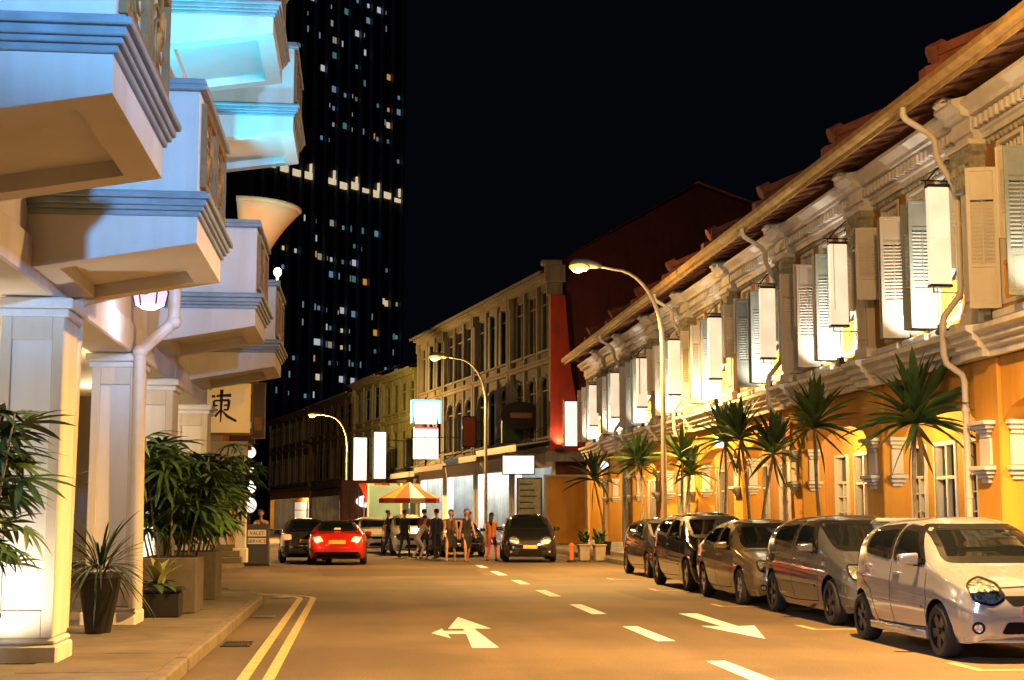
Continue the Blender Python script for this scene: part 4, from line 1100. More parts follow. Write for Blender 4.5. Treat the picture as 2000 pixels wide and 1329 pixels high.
mat('seat_cloth', (0.05, 0.045, 0.04), 0.9, var=0.1, scale=8)
mat('car_gap', (0.006, 0.006, 0.007), 0.5, var=0, spec=0.12)
glass('car_glass', (0.006, 0.008, 0.010), 0.86)
glass('lamp_lens', (0.01, 0.01, 0.012), 0.04)

def wheel_meshes(r, rimm):
    wd = 0.10
    t = MB(); t.lathe([(r * .64, -wd), (r * .86, -wd - .005), (r * .97, -wd + .02), (r, -wd + .05), (r, wd - .05), (r * .97, wd - .02), (r * .86, wd + .005), (r * .64, wd)], 28, axis='x', cap=False)
    tm = t.mesh('tyre', M['tyre'], smooth='auto')
    q = MB(); rr = r * .66
    q.lathe([(rr, -wd + .01), (rr * .94, -wd + .012), (rr * .92, -wd + .05), (rr * .9, wd - .02)], 28, axis='x', cap=False)
    q.lathe([(rr * .9, 0.0), (0.01, 0.0)], 28, axis='x', cap=False, mi=1)
    for k in range(5):
        a0 = k * 2 * math.pi / 5
        for da in (-.16, .16):
            c, s = math.cos(a0 + da), math.sin(a0 + da); n1, n2 = -s, c; w0, w1 = .035 * r / .3, .028 * r / .3
            pts = []
            for (ra, w_, x) in ((rr * .12, w0, -wd + .02), (rr * .94, w1, -wd + .014)):
                for sg in (-1, 1):
                    for dx in (0, .05): pts.append((x + dx, c * ra + n1 * w_ * sg, s * ra + n2 * w_ * sg))
            q.add(pts, [(0, 2, 6, 4), (1, 5, 7, 3), (0, 4, 5, 1), (2, 3, 7, 6), (4, 6, 7, 5), (0, 1, 3, 2)])
    q.lathe([(rr * .2, -wd + .0), (rr * .2, -wd + .05)], 14, axis='x')
    rm = q.mesh('rim', [rimm, M['car_gap']], smooth='auto')
    return tm, rm

def make_car(label, s, loc, rotz=0, group=None, name='car'):
    """s: dict of the car's proportions; front at y=0, x across, z up"""
    L, W, WR = s['L'], s['W'] / 2, s['wr']; PROJ[0] = L
    top = pchip(s['top']); belt = pchip(s['belt']); bot = pchip(s['bot']); wid = pchip([(y, w_ * W) for y, w_ in s['wid']])
    tum = s.get('tum', 0.26); ncab = s.get('ncab', 3.4)
    ys = []
    n = 104
    for i in range(n + 1):
        t = i / n; ys.append(L * (t - 0.11 * math.sin(2 * math.pi * t) / (2 * math.pi) * 4.5 * .7))
    ys[0] = 0.0; ys[-1] = L
    nl, nu = 22, 24; secs = []
    for y in ys:
        zt, zb, z0, w_ = top(y), belt(y), bot(y), wid(y)
        zb = min(zb, zt - 0.03); sec = []
        for i in range(nl):
            q = i / nl; z = z0 + (zb - z0) * q
            k = 0.90 + 0.10 * math.sin(min(1, q / .42) * math.pi / 2) if q < .42 else 1.0 - 0.055 * ((q - .42) / .58) ** 2.2
            # character crease
            k += 0.010 * math.exp(-((q - s.get('crease', .74)) / .05) ** 2) - 0.012 * math.exp(-((q - .30) / .10) ** 2)
            sec.append((w_ * k, z))
        wb = w_ * 0.945
        nn = ncab if zt - zb > .2 else 2.6 + (ncab - 2.6) * max(0, (zt - zb) / .2)
        for i in range(nu + 1):
            th = (math.pi / 2) * i / nu
            cx_ = abs(math.cos(th)) ** (2 / nn) if i < nu else 0; sz = abs(math.sin(th)) ** (2 / nn)
            z = zb + (zt - zb) * sz; sec.append((wb * cx_ * (1 - tum * (z - zb)), z))
        secs.append(sec)
    vs, fs = [], []; m_ = nl + nu + 1
    for y, sec in zip(ys, secs):
        for x, z in sec: vs.append((x, y, z))
        for x, z in sec[:-1][::-1]: vs.append((-x, y, z))
    K = 2 * m_ - 1
    for i in range(len(ys) - 1):
        for j in range(K): fs.append((i * K + j, i * K + (j + 1) % K, (i + 1) * K + (j + 1) % K, (i + 1) * K + j))
    fs += [tuple(range(K))[::-1], tuple(range((len(ys) - 1) * K, len(ys) * K))]
    b = MB(); b.add(vs, fs); me = b.mesh('body', [s['paint'], M['car_gap']])
    bm = bmesh.new(); bm.from_mesh(me); bmesh.ops.recalc_face_normals(bm, faces=bm.faces)
    bvh = BVHTree.FromBMesh(bm); bm.to_mesh(me); bm.free()
    # wheel arches
    tmp = bpy.data.objects.new('tmp_body', me); COL.objects.link(tmp); cuts = []
    for wy in s['axles']:
        for sg in (-1, 1):
            c = MB(); c.lathe([(WR + .045, -.19), (WR + .045, .19)], 28, (sg * (W - .06), wy, WR + .01), axis='x')
            cm = c.mesh('cut', [s['paint'], M['car_gap']]); cm.polygons.foreach_set('material_index', [1] * len(cm.polygons))
            co = bpy.data.objects.new('cut', cm); COL.objects.link(co); cuts.append(co)
            md = tmp.modifiers.new('b', 'BOOLEAN'); md.object = co; md.operation = 'DIFFERENCE'; md.solver = 'EXACT'
    dg = bpy.context.evaluated_depsgraph_get(); me2 = bpy.data.meshes.new_from_object(tmp.evaluated_get(dg))
    for o in cuts + [tmp]: bpy.data.objects.remove(o)
    # open the windows
    bm = bmesh.new(); bm.from_mesh(me2); bmesh.ops.recalc_face_normals(bm, faces=bm.faces); kill = []
    side = [rounded(p, .07) for p in s['side_win']]; ws = rounded([(x, z) for x, z in s['ws']], .08); rw = rounded(s['rw'], .08)
    sw_in = [offset(p, -.014) for p in side]; ws_in = offset(ws, -.018); rw_in = offset(rw, -.018)
    ymid = s['roofmid']
    for f in bm.faces:
        c = f.calc_center_median(); nr = f.normal
        if abs(nr.x) > .55 and abs(c.x) > W * .45 and any(inside((c.y, c.z), p) for p in sw_in): kill.append(f)
        elif c.y < ymid and abs(nr.x) < .75 and inside((c.x, c.z), ws_in) and c.z > s['cowl']: kill.append(f)
        elif c.y > ymid and abs(nr.x) < .75 and inside((-c.x, c.z), rw_in): kill.append(f)
    bmesh.ops.delete(bm, geom=kill, context='FACES'); bm.to_mesh(me2); bm.free()
    me2.polygons.foreach_set('use_smooth', [True] * len(me2.polygons)); me2.set_sharp_from_angle(angle=R(42))
    root = thing(name, label, 'car', loc, rotz, group)
    body = obj('body', me2, root); body.data.name = 'body'
    def drape(nm, poly, ang, m, off=.006, parent=None, hole=None, step=.07, flip=False):
        q = project(bvh, poly, ang, off, step, hole)
        if not q.f: return None
        return q.build(nm, m, parent or root, smooth=True)
    # panes with black edges
    def pane(nm, poly, ang):
        p = drape(nm, offset(poly, -.028), ang, M['car_glass'], .004)
        drape('window_seal', offset(poly, .022), ang, M['car_gap'], .006, p, hole=offset(poly, -.045))
        return p
    pane('windscreen', ws, 0)
    for p in side:
        pane('side_window', [(-y, z) for y, z in p], 90); pane('side_window', p, -90)
    pane('rear_window', rw, 180)
    # lamps, grille, trim
    hl = rounded(s['head'], s.get('hr', .05))
    for sg in (-1, 1):
        po = hl if sg == 1 else [(-x, z) for x, z in hl]
        an = -s['ha'] * 1.0 * sg if False else s['ha'] * (-sg)
        h = drape('headlight', offset(po, -.012), an, M['headlight_reflector'], .006, step=.04)
        if h:
            drape('lens', offset(po, -.008), an, M['lamp_lens'], .016, h, step=.05); drape('bezel', offset(po, .012), an, M['car_gap'], .004, h, hole=offset(po, -.014))
        tl = rounded(s['tail'], .04); pt = tl if sg == 1 else [(-x, z) for x, z in tl]
        drape('tail_light', pt, 180 - sg * s.get('ta', 25), s.get('tail_mat', M['tail_red']), .008, step=.05)
        if s.get('brake'):
            cc = s['brake']; pc = [(sg * (cc[0] + .5 * cc[2] * math.cos(a)), cc[1] + .5 * cc[3] * math.sin(a)) for a in [k * math.pi / 6 for k in range(12)]]
            drape('brake_lamp', pc, 180 - sg * s.get('ta', 25), M['brake_core'], .02, step=.05)
        if s.get('fog'):
            fx, fz, fr = s['fog']; pc = [(sg * fx + fr * math.cos(k * math.pi / 7), fz + fr * math.sin(k * math.pi / 7)) for k in range(14)]
            fg = drape('fog_lamp', pc, s['ha'] * (-sg) * .7, M['car_gap'], .006, step=.05)
            pc = [(sg * fx + fr * .62 * math.cos(k * math.pi / 7), fz + fr * .62 * math.sin(k * math.pi / 7)) for k in range(14)]
            if fg: drape('lens', pc, s['ha'] * (-sg) * .7, M['headlight_reflector'], .016, fg, step=.04)
    for gname, poly, m, off in s.get('front', []):
        drape(gname, rounded(poly, .035), 0, M[m] if isinstance(m, str) else m, off, step=.06)
    for gname, poly, m, off in s.get('rear', []):
        drape(gname, rounded(poly, .03), 180, M[m] if isinstance(m, str) else m, off, step=.06)
    # door gaps and side trim on both sides
    def strip(pts, wd):
        Lp, Rp = [], []
        pts = [Vector(p) for p in pts]; k = len(pts)
        for i, p in enumerate(pts):
            d = (pts[min(i + 1, k - 1)] - pts[max(i - 1, 0)]).normalized(); n_ = Vector((-d.y, d.x)) * wd / 2; Lp.append(tuple(p + n_)); Rp.append(tuple(p - n_))
        return Lp + Rp[::-1]
    def dense(pts, st=.05):
        out = []
        for a, c in zip(pts[:-1], pts[1:]):
            n_ = max(1, int(math.dist(a, c) / st))
            out += [(a[0] + (c[0] - a[0]) * i / n_, a[1] + (c[1] - a[1]) * i / n_) for i in range(n_)]
        return out + [pts[-1]]
    for line in s['gaps']:
        for sg, an in ((1, -90), (-1, 90)):
            drape('door_gap', strip(dense([(sg * y, z) for y, z in line]), .012), an, M['car_gap'], .0025, step=9)
    for line in s.get('hood_gap', []):
        for sg in (1, -1):
            drape('bonnet_gap', strip(dense([(sg * x, z) for x, z in line]), .012), 0, M['car_gap'], .0025, step=9)
    for (y0, y1, z0, z1, m) in s.get('trim', []):
        for sg, an in ((1, -90), (-1, 90)):
            drape('side_trim', [(sg * a, c) for a, c in rounded(dense([(y0, z0), (y1, z0), (y1, z1), (y0, z1), (y0, z0)], .2)[:-1], .01)], an, s['paint'] if m == 'body' else M[m], .014, step=.08)
    for (y, z) in s['handles']:
        for sg in (-1, 1):
            hit = bvh.ray_cast(Vector((sg * 3, y, z)), Vector((-sg, 0, 0)))
            if hit[0]:
                q = MB(); x = hit[0].x; q.box(min(x - sg * .01, x + sg * .03), max(x - sg * .01, x + sg * .03), y - .10, y + .10, z - .016, z + .016); q.build('door_handle', s['paint'], root, bevel=.012, bseg=2, smooth=True)
    # mirrors
    my, mz = s['mirror']
    for sg in (-1, 1):
        hit = bvh.ray_cast(Vector((sg * 3, my, mz - .05)), Vector((-sg, 0, 0)))
        x = abs(hit[0].x) if hit[0] else W * .9
        q = MB(); q.box(x + .03, x + .24, my - .05, my + .07, mz - .055, mz + .085)
        for i in range(len(q.v)):
            vx, vy, vz = q.v[i]
            if vx > x + .1: q.v[i] = (vx, vy + .03, mz + (vz - mz) * .8)
            q.v[i] = (q.v[i][0] * sg, q.v[i][1], q.v[i][2])
        mr = q.build('wing_mirror', s['paint'], root, bevel=.035, bseg=3, smooth=True)
        q = MB(); q.box(*sorted((sg * (x - .05), sg * (x + .06))), my - .01, my + .05, mz - .065, mz - .02); q.build('mirror_arm', M['car_gap'], mr)
    # wheels
    tm, rm = s['wheel']
    for wy in s['axles']:
        for sg in (-1, 1):
            e = thing('wheel', None, None); e.parent = root; e.location = (sg * (W - .115), wy, WR); e.rotation_euler = (rnd.uniform(0, 6) if sg < 0 else 0, 0, 0 if sg < 0 else math.pi)
            obj('tyre', tm, e); obj('rim', rm, e)
    # cabin: dashboard, seats, steering wheel
    zf = bot(L / 2) + .12; zc = s['cowl']
    q = MB(); q.box(-W * .80, W * .80, s['cabin'][0], s['cabin'][0] + .35, zc - .28, zc - .05); q.box(-W * .8, W * .8, s['cabin'][0] + .2, s['cabin'][1], zf, zf + .02); q.build('dashboard', M['car_gap'], root, bevel=.03)
    y1 = s['cabin'][0] + 1.05; zs_ = zc - .42
    for yy in (y1, y1 + .85):
        if yy > s['cabin'][1] - .15: break
        for sg in (-1, 1):
            q = MB(); q.box(sg * W * .42 - .22, sg * W * .42 + .22, yy - .42, yy + .05, zs_ - .1, zs_ + .05)
            q.ext([(yy, zs_), (yy + .10, zs_), (yy + .24, zs_ + .56), (yy + .14, zs_ + .58)], 'x', sg * W * .42 - .22, sg * W * .42 + .22)
            st = q.build('seat', M['seat_cloth'], root, bevel=.04, bseg=2, smooth=True)
            q = MB(); q.box(sg * W * .42 - .12, sg * W * .42 + .12, yy + .17, yy + .25, zs_ + .60, zs_ + .77); q.build('headrest', M['seat_cloth'], st, bevel=.03, bseg=2, smooth=True)
    q = MB(); q.tube([(-W * .42 + .18 * math.cos(k * math.pi / 8), s['cabin'][0] + .45 + .07 * math.sin(k * math.pi / 8), zc - .08 + .17 * math.sin(k * math.pi / 8)) for k in range(17)], .016, 6); q.build('steering_wheel', M['car_gap'], root)
    if s.get('plate'):
        px, pz, pw, ph, pm, end, txt = s['plate']
        yb = 0
        hit = bvh.ray_cast(Vector((px, -3 if end == 0 else 8, pz)), Vector((0, 1 if end == 0 else -1, 0)))
        yy = hit[0].y if hit[0] else 0
        e = -1 if end == 0 else 1
        q = MB(); q.box(px - pw / 2, px + pw / 2, min(yy + e * .004, yy + e * .03), max(yy + e * .004, yy + e * .03), pz - ph / 2, pz + ph / 2); pl = q.build('number_plate', M[pm], root, bevel=.006)
        if txt:
            for row, (t_, hh) in enumerate(txt):
                cu = bpy.data.curves.new('t', 'FONT'); cu.body = t_; cu.size = hh * 1.35; cu.align_x = 'CENTER'; cu.extrude = .002; cu.offset = hh * .02
                to = bpy.data.objects.new('t', cu); COL.objects.link(to)
                dg = bpy.context.evaluated_depsgraph_get(); dg.update(); tme = bpy.data.meshes.new_from_object(to.evaluated_get(dg)); bpy.data.objects.remove(to)
                tme.materials.clear(); tme.materials.append(M[{'plate_red': 'plate_gold'}.get(pm, 'plate_ink')])
                zr = pz + ph / 2 - (row + .5) * ph / len(txt) - hh * .48
                obj('plate_text', tme, pl, (px, yy + e * .034, zr), (R(90), 0, 0 if e < 0 else math.pi))
    for nm_, fn in s.get('extra', []):
        q = MB(); m = fn(q, W, L); q.build(nm_, m, root, bevel=.02, bseg=2, smooth=True)
    return root

WH = {'s': wheel_meshes(.29, M['rim_dark']), 'm': wheel_meshes(.31, M['rim']), 'd': wheel_meshes(.32, M['rim_dark']), 'l': wheel_meshes(.34, M['rim'])}
def hatch(paintm, L=3.55, W=1.62, H=1.50, wr=.29, wheel='s', **k):
    s = dict(L=L, W=W, wr=wr, wheel=WH[wheel], paint=paintm, axles=(.70, .70 + L * .668))
    f = L / 3.55; h = H / 1.50
    s['top'] = [(0, .56), (.05, .66), (.14, .76 * h), (.30, .83 * h), (.62, .93 * h), (.86, 1.01 * h), (1.20 * f, 1.27 * h), (1.50 * f, 1.43 * h), (1.85 * f, H), (2.5 * f, H - .01), (3.1 * f, 1.44 * h), (3.30 * f, 1.34 * h), (3.44 * f, 1.05 * h), (3.52 * f, .82 * h), (L, .62)]
    s['belt'] = [(0, .52), (.05, .60), (.14, .69 * h), (.30, .76 * h), (.62, .84 * h), (.86, .90 * h), (1.3 * f, .93 * h), (2.6 * f, 1.00 * h), (3.3 * f, 1.02 * h), (3.44 * f, .95 * h), (L, .56)]
    s['bot'] = [(0, .30), (.05, .24), (.2, .19), (.6, .18), (L - .6, .19), (L - .15, .24), (L, .34)]
    s['wid'] = [(0, .62), (.04, .76), (.12, .87), (.28, .95), (.6, .99), (1.2, 1.0), (L - .9, 1.0), (L - .35, .96), (L - .1, .87), (L - .03, .78), (L, .68)]
    s['cowl'] = .95 * h; s['roofmid'] = 2.0 * f; s['cabin'] = (.98 * f, 3.1 * f)
    s['ws'] = [(-.60 * W / 1.62, 1.02 * h), (.60 * W / 1.62, 1.02 * h), (.53 * W / 1.62, 1.395 * h), (-.53 * W / 1.62, 1.395 * h)]
    s['rw'] = [(-.54, 1.05 * h), (.54, 1.05 * h), (.47, 1.37 * h), (-.47, 1.37 * h)]
    s['side_win'] = [[(1.08 * f, .985 * h), (2.02 * f, 1.02 * h), (1.99 * f, 1.395 * h), (1.56 * f, 1.365 * h)], [(2.10 * f, 1.02 * h), (2.98 * f, 1.09 * h), (2.86 * f, 1.36 * h), (2.07 * f, 1.40 * h)]]
    s['head'] = [(.30, .66), (.42, .585), (.60, .63), (.70, .80), (.60, .87), (.40, .80)]; s['ha'] = 28
    s['tail'] = [(.55, .75), (.70, .75), (.70, 1.25), (.60, 1.25)]
    s['gaps'] = [[(1.02 * f, .90 * h), (.98 * f, .60), (1.05 * f, .30), (2.0 * f, .27)], [(2.06 * f, .98 * h), (2.05 * f, .5), (2.0 * f, .27), (2.55 * f, .28), (2.68 * f, .62), (2.98 * f, .74), (3.03 * f, 1.05 * h)]]
    s['hood_gap'] = [[(0.0, .775 * h), (.35, .76 * h), (.56, .80 * h)]]
    s['handles'] = [(1.86 * f, .86 * h), (2.80 * f, .92 * h)]; s['mirror'] = (1.22 * f, 1.02 * h)
    s['fog'] = (.60, .36, .065)
    s['front'] = [('grille', [(-.34, .68), (.34, .68), (.26, .585), (-.26, .585)], 'car_gap', .006), ('air_intake', [(-.40, .30), (.40, .30), (.33, .42), (-.33, .42)], 'car_gap', .006)]
    s['rear'] = []; s['trim'] = [(1.1 * f, 2.45 * f, .50, .53, 'body')]
    s['plate'] = (0, .50, .40, .115, 'plate_white', 0, None)
    s.update(k); return s

def saloon(paintm, L=4.5, W=1.72, H=1.45, wr=.31, wheel='m', **k):
    s = dict(L=L, W=W, wr=wr, wheel=WH[wheel], paint=paintm, axles=(.86, .86 + L * .59))
    f = L / 4.5; h = H / 1.45
    s['top'] = [(0, .52), (.05, .60), (.18, .70 * h), (.5, .80 * h), (1.0 * f, .90 * h), (1.28 * f, .96 * h), (1.7 * f, 1.22 * h), (2.05 * f, 1.38 * h), (2.45 * f, H), (3.0 * f, H - .015), (3.35 * f, 1.36 * h), (3.75 * f, 1.16 * h), (4.0 * f, 1.05 * h), (4.35 * f, 1.02 * h), (4.44 * f, .90 * h), (L, .62)]
    s['belt'] = [(0, .48), (.05, .55), (.18, .64 * h), (.5, .73 * h), (1.0 * f, .82 * h), (1.28 * f, .86 * h), (2.2 * f, .90 * h), (3.6 * f, .96 * h), (4.35 * f, .94 * h), (4.44 * f, .84 * h), (L, .56)]
    s['bot'] = [(0, .28), (.05, .22), (.2, .18), (.6, .17), (L - .6, .18), (L - .15, .24), (L, .34)]
    s['wid'] = [(0, .60), (.04, .74), (.14, .86), (.34, .94), (.7, .985), (1.4, 1.0), (L - 1.1, 1.0), (L - .45, .96), (L - .12, .87), (L - .03, .78), (L, .66)]
    s['cowl'] = .91 * h; s['roofmid'] = 2.6 * f; s['cabin'] = (1.42 * f, 3.5 * f)
    q = W / 1.72
    s['ws'] = [(-.63 * q, .975 * h), (.63 * q, .975 * h), (.54 * q, 1.35 * h), (-.54 * q, 1.35 * h)]
    s['rw'] = [(-.58, 1.07 * h), (.58, 1.07 * h), (.48, 1.36 * h), (-.48, 1.36 * h)]
    s['side_win'] = [[(1.55 * f, .94 * h), (2.45 * f, .965 * h), (2.43 * f, 1.35 * h), (2.10 * f, 1.32 * h)], [(2.53 * f, .965 * h), (3.55 * f, 1.02 * h), (3.28 * f, 1.30 * h), (2.51 * f, 1.35 * h)]]
    s['head'] = [(.34, .60), (.46, .55), (.66, .60), (.76, .76), (.62, .755), (.44, .70)]; s['ha'] = 26
    s['tail'] = [(.46, .78), (.70, .76), (.74, .93), (.50, .93)]
    s['gaps'] = [[(1.42 * f, .86 * h), (1.38 * f, .56), (1.45 * f, .28), (2.4 * f, .25)], [(2.49 * f, .95 * h), (2.48 * f, .45), (2.44 * f, .25), (3.1 * f, .27), (3.25 * f, .62), (3.5 * f, .72), (3.58 * f, .98 * h)]]
    s['hood_gap'] = [[(0.0, .70 * h), (.40, .69 * h), (.58, .72 * h)]]
    s['handles'] = [(2.28 * f, .82 * h), (3.35 * f, .86 * h)]; s['mirror'] = (1.72 * f, .98 * h)
    s['fog'] = (.62, .33, .055)
    s['front'] = [('grille', [(-.36, .655), (.36, .655), (.30, .56), (-.30, .56)], 'car_gap', .006), ('air_intake', [(-.44, .26), (.44, .26), (.38, .38), (-.38, .38)], 'car_gap', .006)]
    s['rear'] = []; s['trim'] = []
    s['plate'] = (0, .46, .42, .115, 'plate_white', 0, None)
    s.update(k); return s

silver = paint('paint_silver', (0.42, 0.45, 0.52)); bluegrey = paint('paint_bluegrey', (0.11, 0.125, 0.16), .12); champ = paint('paint_champagne', (0.25, 0.20, 0.125), .14)
black = paint('paint_black', (0.012, 0.013, 0.016), .12, .2); dgrey = paint('paint_dark_grey', (0.06, 0.06, 0.065), .16); redp = paint('paint_red', (0.45, 0.02, 0.008), .2, .3); whitep = paint('paint_white', (0.55, 0.52, 0.48), .25, .0)
PG = 'cars parked nose to tail along the right kerb'
def badge(q, W, L):
    q.lathe([(.05, -.012), (.06, .0), (.05, .012)], 16, (0, .055, .633), axis='y'); return M['chrome']
def lip(q, W, L):
    q.ext([(-.62, .10), (-.30, .02), (0, 0.0), (.30, .02), (.62, .10), (.72, .22), (.66, .24), (.30, .12), (0, .10), (-.30, .12), (-.66, .24), (-.72, .22)], 'z', .20, .26); return silver
def spoiler(q, W, L):
    q.ext([(3.18, 1.44), (3.42, 1.40), (3.44, 1.43), (3.2, 1.49)], 'x', -.52, .52); return silver
def skirt(q, W, L):
    for sg in (-1, 1): q.box(*sorted((sg * (W - .10), sg * (W - .0))), 1.03, 2.72, .17, .27)
    return silver
make_car('silver five-door hatchback parked nearest the camera at the right edge', hatch(silver, wr=.285, plate=(.0, .50, .34, .17, 'plate_red', 0, [('SGS', .06), ('8045', .06)]),
         extra=[('badge', badge), ('front_lip', lip), ('roof_spoiler', spoiler), ('side_skirt', skirt)]), (6.17 + .83, 14.4, 0), 0, PG)
make_car('blue-grey hatchback parked behind the silver hatchback', hatch(bluegrey, L=4.25, W=1.74, H=1.53, wr=.32, wheel='d',
         head=[(.34, .70), (.50, .60), (.70, .66), (.80, .84), (.66, .84), (.46, .78)]), (6.55 + .87, 19.05, 0), 0, PG)
make_car('champagne gold saloon parked in the middle of the right-hand line', saloon(champ, L=4.45, H=1.46, wheel='m'), (6.50 + .86, 23.55, 0), 0, PG)
make_car('tall glossy black estate car behind the champagne saloon', hatch(black, L=4.4, W=1.76, H=1.60, wr=.33, wheel='l'), (6.62 + .88, 28.3, 0), 0, PG)
make_car('dark grey hatchback at the far end of the right-hand line', hatch(dgrey, L=4.2, W=1.72, H=1.48, wr=.31, wheel='m'), (7.1 + .86, 34.7, 0), 0, PG)
# ---- cars around the junction
red = saloon(redp, L=4.3, W=1.88, H=1.40, wr=.33, wheel='d', ncab=2.8, tum=.42, plate=(0, .72, .52, .12, 'plate_yellow', 1, None), tail_mat=M['brake_red'],
             rear=[('rear_diffuser', [(-.78, .25), (.78, .25), (.66, .42), (-.66, .42)], 'car_gap', .006), ('brake_strip', [(-.10, 1.08), (.10, 1.08), (.10, 1.12), (-.10, 1.12)], 'brake_red', .03)])
red['top'] = [(0, .50), (.06, .60), (.3, .72), (.9, .82), (1.4, .90), (1.9, 1.20), (2.35, 1.37), (2.7, 1.40), (3.1, 1.34), (3.6, 1.16), (3.95, 1.03), (4.15, .99), (4.24, .85), (4.3, .6)]
red['belt'] = [(0, .46), (.06, .55), (.3, .66), (.9, .76), (1.4, .82), (2.6, .87), (3.6, .93), (4.12, .92), (4.24, .78), (4.3, .54)]
red['rw'] = [(-.62, 1.07), (.62, 1.07), (.46, 1.345), (-.46, 1.345)]; red['tail'] = [(.40, .74), (.64, .70), (.74, .86), (.52, .90)]; red['ta'] = 18; red['brake'] = (.60, .79, .13, .12)
rc = make_car('red coupe driving away with its brake lights on', red, (-.65, 49.55, 0), math.pi)
for sg in (-1, 1): light('POINT', 'brake_glow', rc, (sg * .62, 4.42, .78), 12, (1, .10, .02), .06)
dk = saloon(dgrey, plate=(0, .72, .48, .12, 'plate_yellow', 1, None), tail_mat=M['brake_red'])
make_car('dark grey saloon standing just left of the red coupe', dk, (-1.95, 51.6, 0), math.pi + R(4))
make_car('black car facing the camera by the far pavement, beside the pedestrians', hatch(black, L=4.3, W=1.80, H=1.60, wr=.34, wheel='d', plate=(0, .52, .46, .11, 'plate_yellow', 0, None)), (5.62, 47.2, 0), R(-4))
make_car('dark car half hidden behind the pedestrians and the black car', saloon(dgrey), (4.0, 54.2, 0), R(4))
make_car('pale car with a dark windscreen behind the group of pedestrians', hatch(whitep, L=4.3, W=1.76, H=1.60, wr=.32, wheel='m'), (2.2, 56.5, 0), R(6))
make_car('small pale car to the right of the red coupe', hatch(whitep), (.85, 60.5, 0), R(8))
# ================================================================ street lamps
def street_lamp(label, x, y, h=8.55, reach=2.35, rotz=0.0, e=900, spill=1.0):
    o = thing('street_lamp', label, 'street lamp', (x, y, 0.13), rotz, 'sodium street lamps along the right kerb')
    b = MB(); b.lathe([(0.14, 0), (0.14, 0.9), (0.10, 1.0), (0.085, 1.05)], 14); b.build('base', M['steel_pole'], o, smooth='auto')
    b = MB(); pts = [(0, 0, 1.0), (0, 0, 3), (0, 0, h - 2.2)]
    for i in range(1, 11):
        a = i / 10 * math.pi / 2; pts.append((-1.35 + 1.35 * math.cos(a), 0, h - 2.2 + 2.05 * math.sin(a)))
    pts.append((-reach + .55, 0, h - .06))
    b.tube(pts, 0.075, 10, 0.038); b.build('pole', M['steel_pole'], o, smooth='auto')
    b = MB(); b.tube([(-reach + .62, 0, h - .07), (-reach + .5, 0, h - .04), (-reach + .2, 0, h), (-reach - .15, 0, h + .0), (-reach - .28, 0, h - .02)], lambda t: [.05, .09, .14, .13, .05][min(4, int(t * 4.01))], 12)
    hd = b.build('lamp_head', M['steel_pole'], o, smooth=True)
    b = MB(); b.ell((-reach, 0, h - .10), .30, .17, .13, 14, 8); b.build('lamp_bowl', M['lamp_bowl'], hd, smooth=True)
    b = MB(); b.ell((-reach - .05, 0, h - .15), .17, .11, .11, 14, 8); b.build('lamp_core', M['lamp_core'], hd, smooth=True)
    light('SPOT', 'sodium_light', o, (-reach, 0, h - .36), e * 17, (1.0, .52, .145), .12, spot=R(136), blend=.5)
    light('POINT', 'sodium_spill', o, (-reach, 0, h - .30), e * spill, (1.0, .52, .14), .12)
    return o
street_lamp('sodium street lamp behind the camera position, out of view', 8.45, -7.0, 7.8, e=380)
street_lamp('near sodium street lamp just outside the right edge, above the silver hatchback', 8.45, 14.6, 8.1, e=1000, spill=2.6)
street_lamp('tall curved street lamp glowing orange in the middle of the photo', 8.45, 39.4, 8.45)
street_lamp('second glowing street lamp, before the three-storey pale houses', 5.8, 66.0, 8.8, e=560, spill=2.5)
street_lamp('farthest street lamp, above the old houses at the bend', -0.8, 97.0, 8.25, e=900, spill=14)

# unseen floodlight mast, added behind the camera to wash the left balconies blue
o = thing('added_flood_mast', 'added cool white floodlight on a mast beside the street, behind the camera', 'lamp', (4.8, -5.0, 0))
b = MB(); b.tube([(0, 0, 0), (0, 0, 5.3)], .08, 10, .05); b.build('mast', M['steel_pole'], o)
b = MB(); b.box(-.3, .3, -.15, .15, 5.3, 5.7); b.build('housing', M['iron'], o)
b = MB(); b.box(-.26, .26, .151, .16, 5.34, 5.66); b.build('lens', M['lamp_white'], o)
s = light('SPOT', 'flood_beam', o, (0, .4, 5.5), 20000, (.17, .48, 1.0), .3, spot=R(29), blend=.5); aim(s, (-8.3, 20.0, 2.3))

